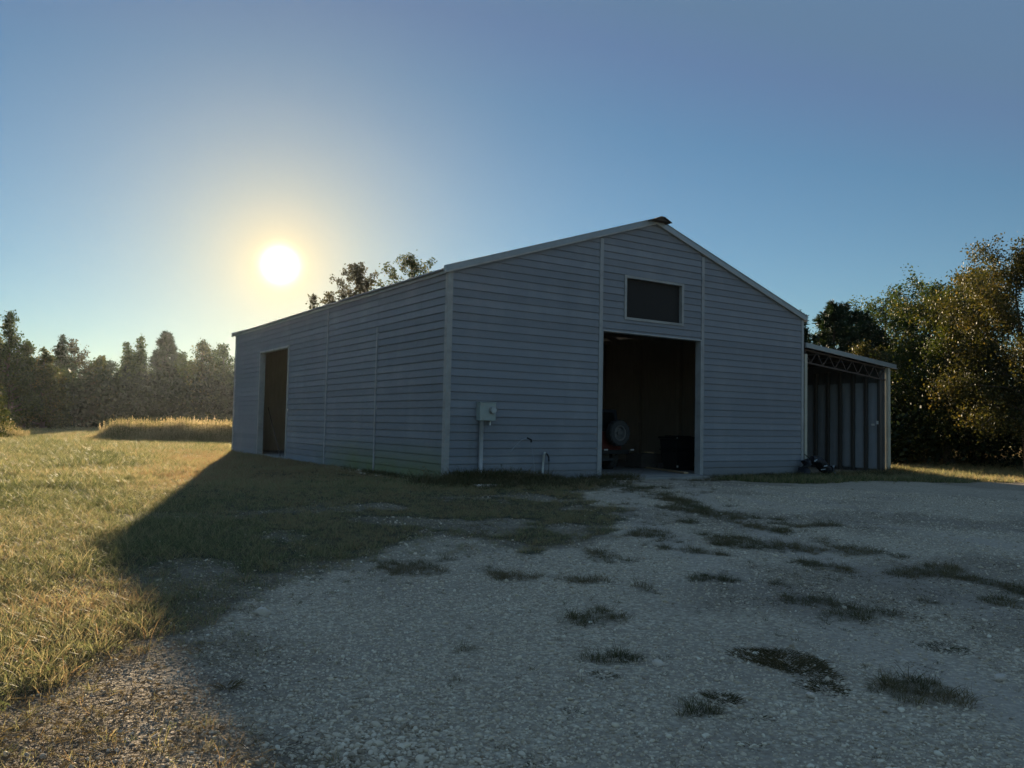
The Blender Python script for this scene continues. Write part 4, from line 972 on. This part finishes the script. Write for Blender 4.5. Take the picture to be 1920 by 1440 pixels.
scatter('field_grass', pts[~nearm], sc_l[~nearm], rot[~nearm], rs.randint(0, 3, (~nearm).sum()), lawn_far, 'rough grass farther out in the field', tint[~nearm])

# low dark weeds in the gravel and along the walls
x, y, r = view_points(0, lambda r: 900 * np.minimum(1, (7 / r)) ** 1.5, 4.8, 26)
g = grassy(x, y); inpatch = grassy(x, y, True) < .3
k = inpatch & (rs.rand(len(x)) < g ** 1.5 * .8 + .014) & ~inbarn(x, y, .05)
x, y, r, g = x[k], y[k], r[k], g[k]
ridge_g = sstep(.2, -1.5, y) * sstep(-3, 0, x)
scatter('weeds', np.column_stack([x, y, terrain(x, y)]), (.34 + .62 * g) * (.5 + .9 * rs.rand(len(x))) * np.maximum(1, r / 9) ** .3, np.column_stack([rs.normal(0, .25, len(x)), rs.normal(0, .25, len(x)), rs.uniform(0, 6.28, len(x))]),
        rs.randint(0, 4, len(x)), weeds, 'low dark weeds growing up through the gravel', np.clip(fbm(x, y, .8, 77, 2) * 1.1 + .12 + rs.normal(0, .18, len(x)), 0, 1))
# taller weeds against the front wall under the meter and at the doorway
wx = []; wy = []; wsz = []
for cx, cy, sx, sy, n, s in ((.9, -.45, .75, .22, 420, 2.1), (2.2, -.5, .55, .2, 200, 1.5), (.35, -.9, .5, .35, 200, 1.3), (1.6, -1.3, 1.0, .5, 500, 1.1), (4.9, -.3, .35, .12, 90, 1.4), (11.0, -.5, 1.2, .3, 260, 1.0), (14.2, -.6, 1.3, .5, 360, 1.0), (16.2, -.9, 1.2, .5, 300, 1.1), (-.3, 2.2, .12, 1.6, 180, 1.0), (17.95, -.1, .2, .5, 120, 1.6)):
    a = rs.normal(cx, sx, n); b_ = np.minimum(rs.normal(cy, sy, n), -.09) if cy < 0 else rs.normal(cy, sy, n)
    wx.append(a); wy.append(b_); wsz.append(np.full(n, s) * rs.uniform(.6, 1.3, n))
x = np.concatenate(wx); y = np.concatenate(wy); s_ = np.concatenate(wsz); k = ~inbarn(x, y, .06); x, y, s_ = x[k], y[k], s_[k]
tall = [tuft_mesh('wall_weed', 50 + i, 22, .17, .07, .0065, (.35, .5, .7)[i], M['weed'], 4, 2) for i in range(3)]
scatter('wall_weeds', np.column_stack([x, y, terrain(x, y)]), s_, np.column_stack([rs.normal(0, .15, len(x)), rs.normal(0, .15, len(x)), rs.uniform(0, 6.28, len(x))]), rs.randint(0, 3, len(x)), tall, 'taller green weeds along the foot of the barn wall', np.clip(rs.normal(.5, .22, len(x)), 0, 1))

# tall dry grass standing in front of the tree line
TALL = np.array([(-3.2, 36.8), (-2.3, 36.0), (.2, 34.8), (3.4, 33.0), (7.5, 33.5), (9, 42), (2, 42.3), (-3.2, 41.5)]); TALL2 = np.array([(-13, 37), (-7.1, 39.3), (-6.5, 41.2), (-9, 43), (-15, 42)])
q = rs.uniform((-15, 32), (9, 43), (16000, 2)); a1 = pip(q[:, 0] + (fbm(q[:,0], q[:,1], 1.2, 5, 3)-.5)*3, q[:, 1] + (fbm(q[:,0], q[:,1], 1.0, 6, 3)-.5)*4.5, TALL); a2 = pip(q[:, 0], q[:, 1], TALL2)
q = q[a1 | a2]; h2 = np.where(pip(q[:, 0], q[:, 1], TALL2), .72, 1.0) * (.55 + .80 * fbm(q[:, 0], q[:, 1], .8, 8, 3)) * sstep(-3.6, -1.2, np.where(q[:, 0] < -5, 0, q[:, 0])) ** .35
edge_ = np.mean([pip(q[:, 0] + dx_, q[:, 1] + dy_, TALL) | pip(q[:, 0] + dx_, q[:, 1] + dy_, TALL2) for dx_ in (-1.6, -.6, .6) for dy_ in (-2.2, -1.2, -.4, .5)], 0)
h2 = np.maximum(h2 * (.30 + .70 * edge_), .22)
tallg = [tuft_mesh('tall_grass_clump', 70 + i, 18, 1.12, .16, .020, (.18, .28, .38)[i], M['drygrass'], 4, 11) for i in range(3)]
scatter('tall_grass', np.column_stack([q, terrain(q[:, 0], q[:, 1])]), h2 * rs.uniform(.6, 1.3, len(q)), np.column_stack([rs.normal(0, .1, len(q)), rs.normal(0, .1, len(q)), rs.uniform(0, 6.28, len(q))]), rs.randint(0, 3, len(q)), tallg,
        'tall dry golden grass in front of the trees across the field', np.clip(rs.normal(.55, .2, len(q)) - .35 * (fbm(q[:, 0], q[:, 1], 2.5, 18, 2) > .58), 0, 1))

# gravel stones
def stone_mesh(seed, cut=(.30, .44), ncut=7, smooth=True):
    rs_ = np.random.RandomState(seed); import bmesh
    bm_ = bmesh.new(); bmesh.ops.create_icosphere(bm_, subdivisions=2, radius=.5)
    sc3 = rs_.uniform(.65, 1.15, 3) * np.array([1, 1, .62]); ph = rs_.uniform(0, 6, 6)
    pl = [(unit(rs_.normal(size=3)), rs_.uniform(*cut)) for _ in range(ncut)]
    for v_ in bm_.verts:
        c = np.array(v_.co)
        for nn, dd in pl:
            e = c @ nn - dd
            if e > 0: c = c - nn * e * .9
        c = c * (1 + .06 * math.sin(5 * c[0] + ph[0]) + .06 * math.sin(6 * c[1] + ph[1])); v_.co = c * sc3
    me = bpy.data.meshes.new('stone'); bm_.to_mesh(me); bm_.free(); me.materials.append(M['pebble'])
    me.polygons.foreach_set('use_smooth', [smooth] * len(me.polygons)); return me
mt, nt, out = newmat('gravel_pebbles'); L = nt.links
p = nd(nt, 'ShaderNodeBsdfPrincipled'); L.new(p.outputs[0], out.inputs[0]); p.inputs['Roughness'].default_value = .75; p.inputs['Specular IOR Level'].default_value = .35
at_ = nd(nt, 'ShaderNodeAttribute'); at_.attribute_name = 'tint'; at_.attribute_type = 'INSTANCER'
tcn = nd(nt, 'ShaderNodeTexCoord'); n1 = noise(nt, tcn.outputs['Object'], 3, 5, .7)
c = ramp(nt, at_.outputs['Fac'], [(0, (0.227, 0.167, 0.107)), (.25, (0.515, 0.412, 0.288)), (.6, (0.742, 0.617, 0.452)), (.88, (0.855, 0.740, 0.563)), (1, (0.880, 0.823, 0.662))])
c = mixc(nt, mth(nt, 'MULTIPLY', n1, .5), c, (0.536, 0.436, 0.305)); L.new(c, p.inputs['Base Color'])
b = nd(nt, 'ShaderNodeBump'); b.inputs['Strength'].default_value = .3; b.inputs['Distance'].default_value = .05; L.new(n1, b.inputs['Height']); L.new(b.outputs[0], p.inputs['Normal'])
M['pebble'] = mt
stones = [stone_mesh(500 + i) for i in range(8)]
x, y, r = view_points(0, lambda r: 3600 * np.minimum(1, (6.0 / r)) ** 2.1, 4.7, 24)
g = grassy(x, y); lt = litter(x, y)
k = (rs.rand(len(x)) < (1 - g) ** 1.5) & (rs.rand(len(x)) < 1 - .55 * lt) & ~inbarn(x, y, .3)
dn = np.clip(1.9 * fbm(x, y, 1.5, 301, 4) - .22, .06, 1); dn = dn * (1 - .8 * tracks(x, y)); k &= rs.rand(len(x)) < dn
x, y, r = x[k], y[k], r[k]
sz = np.exp(rs.normal(math.log(.0125), .42, len(x))) * np.maximum(1, r / 8.5) ** .5
px_, py_ = -7.60, -13.35; pile = np.exp(-((x - px_)**2 + (y - py_)**2) / .10); sz *= 1 + .9 * pile
sz = np.minimum(sz, .06)
scatter('gravel', np.column_stack([x, y, terrain(x, y) + sz * .08]), sz, np.column_stack([rs.normal(0, .3, len(x)), rs.normal(0, .3, len(x)), rs.uniform(0, 6.28, len(x))]), rs.randint(0, 8, len(x)), stones, 'loose grey gravel of the yard', np.clip(rs.beta(1.35, 1.5, len(x)) + .12 * (fbm(x, y, 1.5, 303, 2) - .5), 0, 1))
# rubble along the foot of the left wall
n = 260; x = rs.normal(-.28, .14, n); y = rs.uniform(1.2, 6.5, n); k = x < -.08; x, y = x[k], y[k]; s_ = np.exp(rs.normal(math.log(.07), .4, len(x)))
scatter('rubble', np.column_stack([x, y, terrain(x, y) + .01]), s_, np.column_stack([rs.normal(0, .4, len(x)), rs.normal(0, .4, len(x)), rs.uniform(0, 6.28, len(x))]), rs.randint(0, 8, len(x)), stones, 'broken stone along the foot of the left barn wall', rs.beta(2, 3, len(x)))
# dead leaves and straw
M['litter'] = leaf_mat('dead_leaf_litter', [(0, (.07, .055, .042)), (.5, (.16, .125, .088)), (1, (.34, .28, .19))], .25, instancer=True, rough=.8, spec=.1)
def litter_mesh(seed):
    rs_ = np.random.RandomState(seed); mb = MB()
    for q in range(12):
        c = np.append(rs_.normal(size=2) * .06, .006 + abs(rs_.normal()) * .008); a = unit(np.append(rs_.normal(size=2), rs_.normal() * .35)); b__ = unit(np.cross(a, np.array([rs_.normal() * .5, rs_.normal() * .5, 1]))); l_ = rs_.uniform(.006, .014); w__ = l_ * (.45 if q < 2 else .12); l_ = l_ if q < 2 else l_ * 3.2
        mb.add([c - a * l_, c - b__ * w__ + np.array([0, 0, .004]), c + a * l_, c + b__ * w__ + np.array([0, 0, .005])], [(0, 1, 2, 3)])
    return mb.mesh('leaf_scrap', M['litter'])
lits = [litter_mesh(600 + i) for i in range(5)]
x, y, r = view_points(0, lambda r: 260 * np.minimum(1, (7 / r)) ** 1.7, 4.7, 18)
lt = litter(x, y); k = (rs.rand(len(x)) < lt ** 1.2) & ~inbarn(x, y, .2); x, y = x[k], y[k]
scatter('leaf_litter', np.column_stack([x, y, terrain(x, y) + .004]), rs.uniform(.7, 1.5, len(x)), np.column_stack([rs.normal(0, .2, len(x)), rs.normal(0, .2, len(x)), rs.uniform(0, 6.28, len(x))]), rs.randint(0, 5, len(x)), lits, 'dead leaves and straw on the bare soil', rs.rand(len(x)))
# sparse sprigs of grass in the litter
x, y, r = view_points(0, lambda r: 170 * np.minimum(1, (7 / r)) ** 1.7, 4.7, 16)
lt = litter(x, y) * sstep(-6.4, -8.0, x); k = (rs.rand(len(x)) < lt * sstep(.35, .7, fbm(x, y, .6, 333, 3))); x, y = x[k], y[k]
scatter('grass_sprigs', np.column_stack([x, y, terrain(x, y)]), rs.uniform(.25, .75, len(x)), np.column_stack([rs.normal(0, .4, len(x)), rs.normal(0, .4, len(x)), rs.uniform(0, 6.28, len(x))]), rs.randint(0, 5, len(x)), lawn, 'sprigs of grass in the bare soil', np.clip(rs.normal(.66, .16, len(x)), 0, 1))

# ------------------------------------------------------------------ weed clumps that can be told apart, single rocks
def clump(x, y, rx, ry, h, n, label, seed, brown=.4):
    rs_ = np.random.RandomState(seed); v = []; f = []; ti = []
    for b__ in range(n):
        a = rs_.uniform(0, 6.283); q = math.sqrt(rs_.rand()) * (.75 + .35 * math.sin(3 * a + seed) * .5); p = np.array([rx * q * math.cos(a), ry * q * math.sin(a), -.012]); p[2] += float(terrain(x + p[0], y + p[1]) - terrain(x, y))
        az = a + rs_.normal() * .9; lean_ = rs_.uniform(.3, 1.3); d = unit(np.array([math.cos(az) * lean_, math.sin(az) * lean_, 1])); hh = h * .8 * rs_.uniform(.3, 1.2) * (1.15 - .6 * q); side = unit(np.cross(d, np.array([math.cos(az + 1.2), math.sin(az + 1.2), .1])))
        n0 = len(v)
        for s in range(4):
            t = s / 3; wv = .0028 * (1 - t) ** .6; c_ = p + d * hh * t + np.array([math.cos(az), math.sin(az), -.8]) * hh * .45 * t * t
            v += [c_ - side * wv, c_ + side * wv] if s < 3 else [c_]
        f += [(n0, n0+1, n0+3), (n0, n0+3, n0+2), (n0+2, n0+3, n0+5), (n0+2, n0+5, n0+4), (n0+4, n0+5, n0+6)]; tt = min(1, max(0, rs_.normal(brown, .25))); ti += [tt] * 5
    o = link_mesh('weed_clump', mesh_np('weed_clump', np.array(v), np.array(f), M['weedpart'], ti), None, (x, y, float(terrain(x, y))))
    tag(o, label, 'weed clump', 'weed clumps in the gravel')
clump(-4.87, -13.35, .27, .44, .105, 2400, 'largest brown green weed clump in the foreground gravel', 1, .6)
clump(-5.07, -13.77, .17, .19, .07, 800, 'flat weed clump touching the near side of the largest one', 2, .5)
clump(-5.72, -13.60, .12, .14, .07, 600, 'dark weed clump beside the largest one, toward the open gravel', 3, .35)
clump(-5.78, -13.90, .08, .08, .05, 230, 'small weed clump just nearer than the dark middle sized one', 4, .4)
clump(-6.11, -14.12, .07, .08, .05, 200, 'small weed clump closest to the camera among the group of clumps', 5, .45)
clump(-6.02, -12.98, .11, .15, .055, 360, 'lone dark weed clump in the middle of the foreground gravel', 6, .2)
clump(-3.65, -13.67, .24, .2, .06, 900, 'wide green weed clump toward the right side of the foreground', 7, .2)
clump(-4.22, -13.82, .11, .24, .05, 320, 'thin straggly weed clump with pale stones beside it', 8, .5)
clump(-6.55, -13.36, .07, .08, .05, 200, 'small lone weed clump in the gravel below the middle one', 9, .3)
clump(-7.07, -13.80, .05, .07, .05, 170, 'small dark weed clump at the bottom edge of the gravel', 10, .25)
clump(-7.95, -12.15, .06, .07, .13, 70, 'upright tuft of grass catching the sun by the leaf litter', 11, .9)
def rock(x, y, s, seed, label):
    me = stone_mesh(seed, (.20, .38), 14, False); me.materials.clear(); me.materials.append(M['rock'])
    o = link_mesh('rock', me, None, (x, y, float(terrain(x, y)) + s * .12), (0, 0, seed)); o.scale = (s, s, s); tag(o, label, 'rock')
rock(-7.33, -10.62, .19, 801, 'pale flat rock at the edge of the shaded grass')
rock(-5.28, -13.82, .075, 802, 'pale fist sized rock in front of the largest weed clump')
rock(-4.22, -13.72, .07, 803, 'pale round rock in the thin straggly weeds')
rock(-4.05, -14.22, .13, 804, 'broad pale rock near the right edge of the foreground gravel')
rock(-5.60, -12.98, .10, 805, 'pointed pale rock behind the lone dark weed clump')

# ------------------------------------------------------------------ morning haze
mt, nt, out = newmat('morning_haze')
pv = nd(nt, 'ShaderNodeVolumePrincipled'); pv.inputs['Color'].default_value = (.82, .92, 1, 1); pv.inputs['Density'].default_value = 0.64e-4; pv.inputs['Anisotropy'].default_value = .75
nt.links.new(pv.outputs[0], out.inputs['Volume'])
hz = MB().box(-620, 620, -620, 620, -2.5, 24).build('haze', mt); tag(hz, 'thin morning haze over the yard and field', None, None, 'stuff')
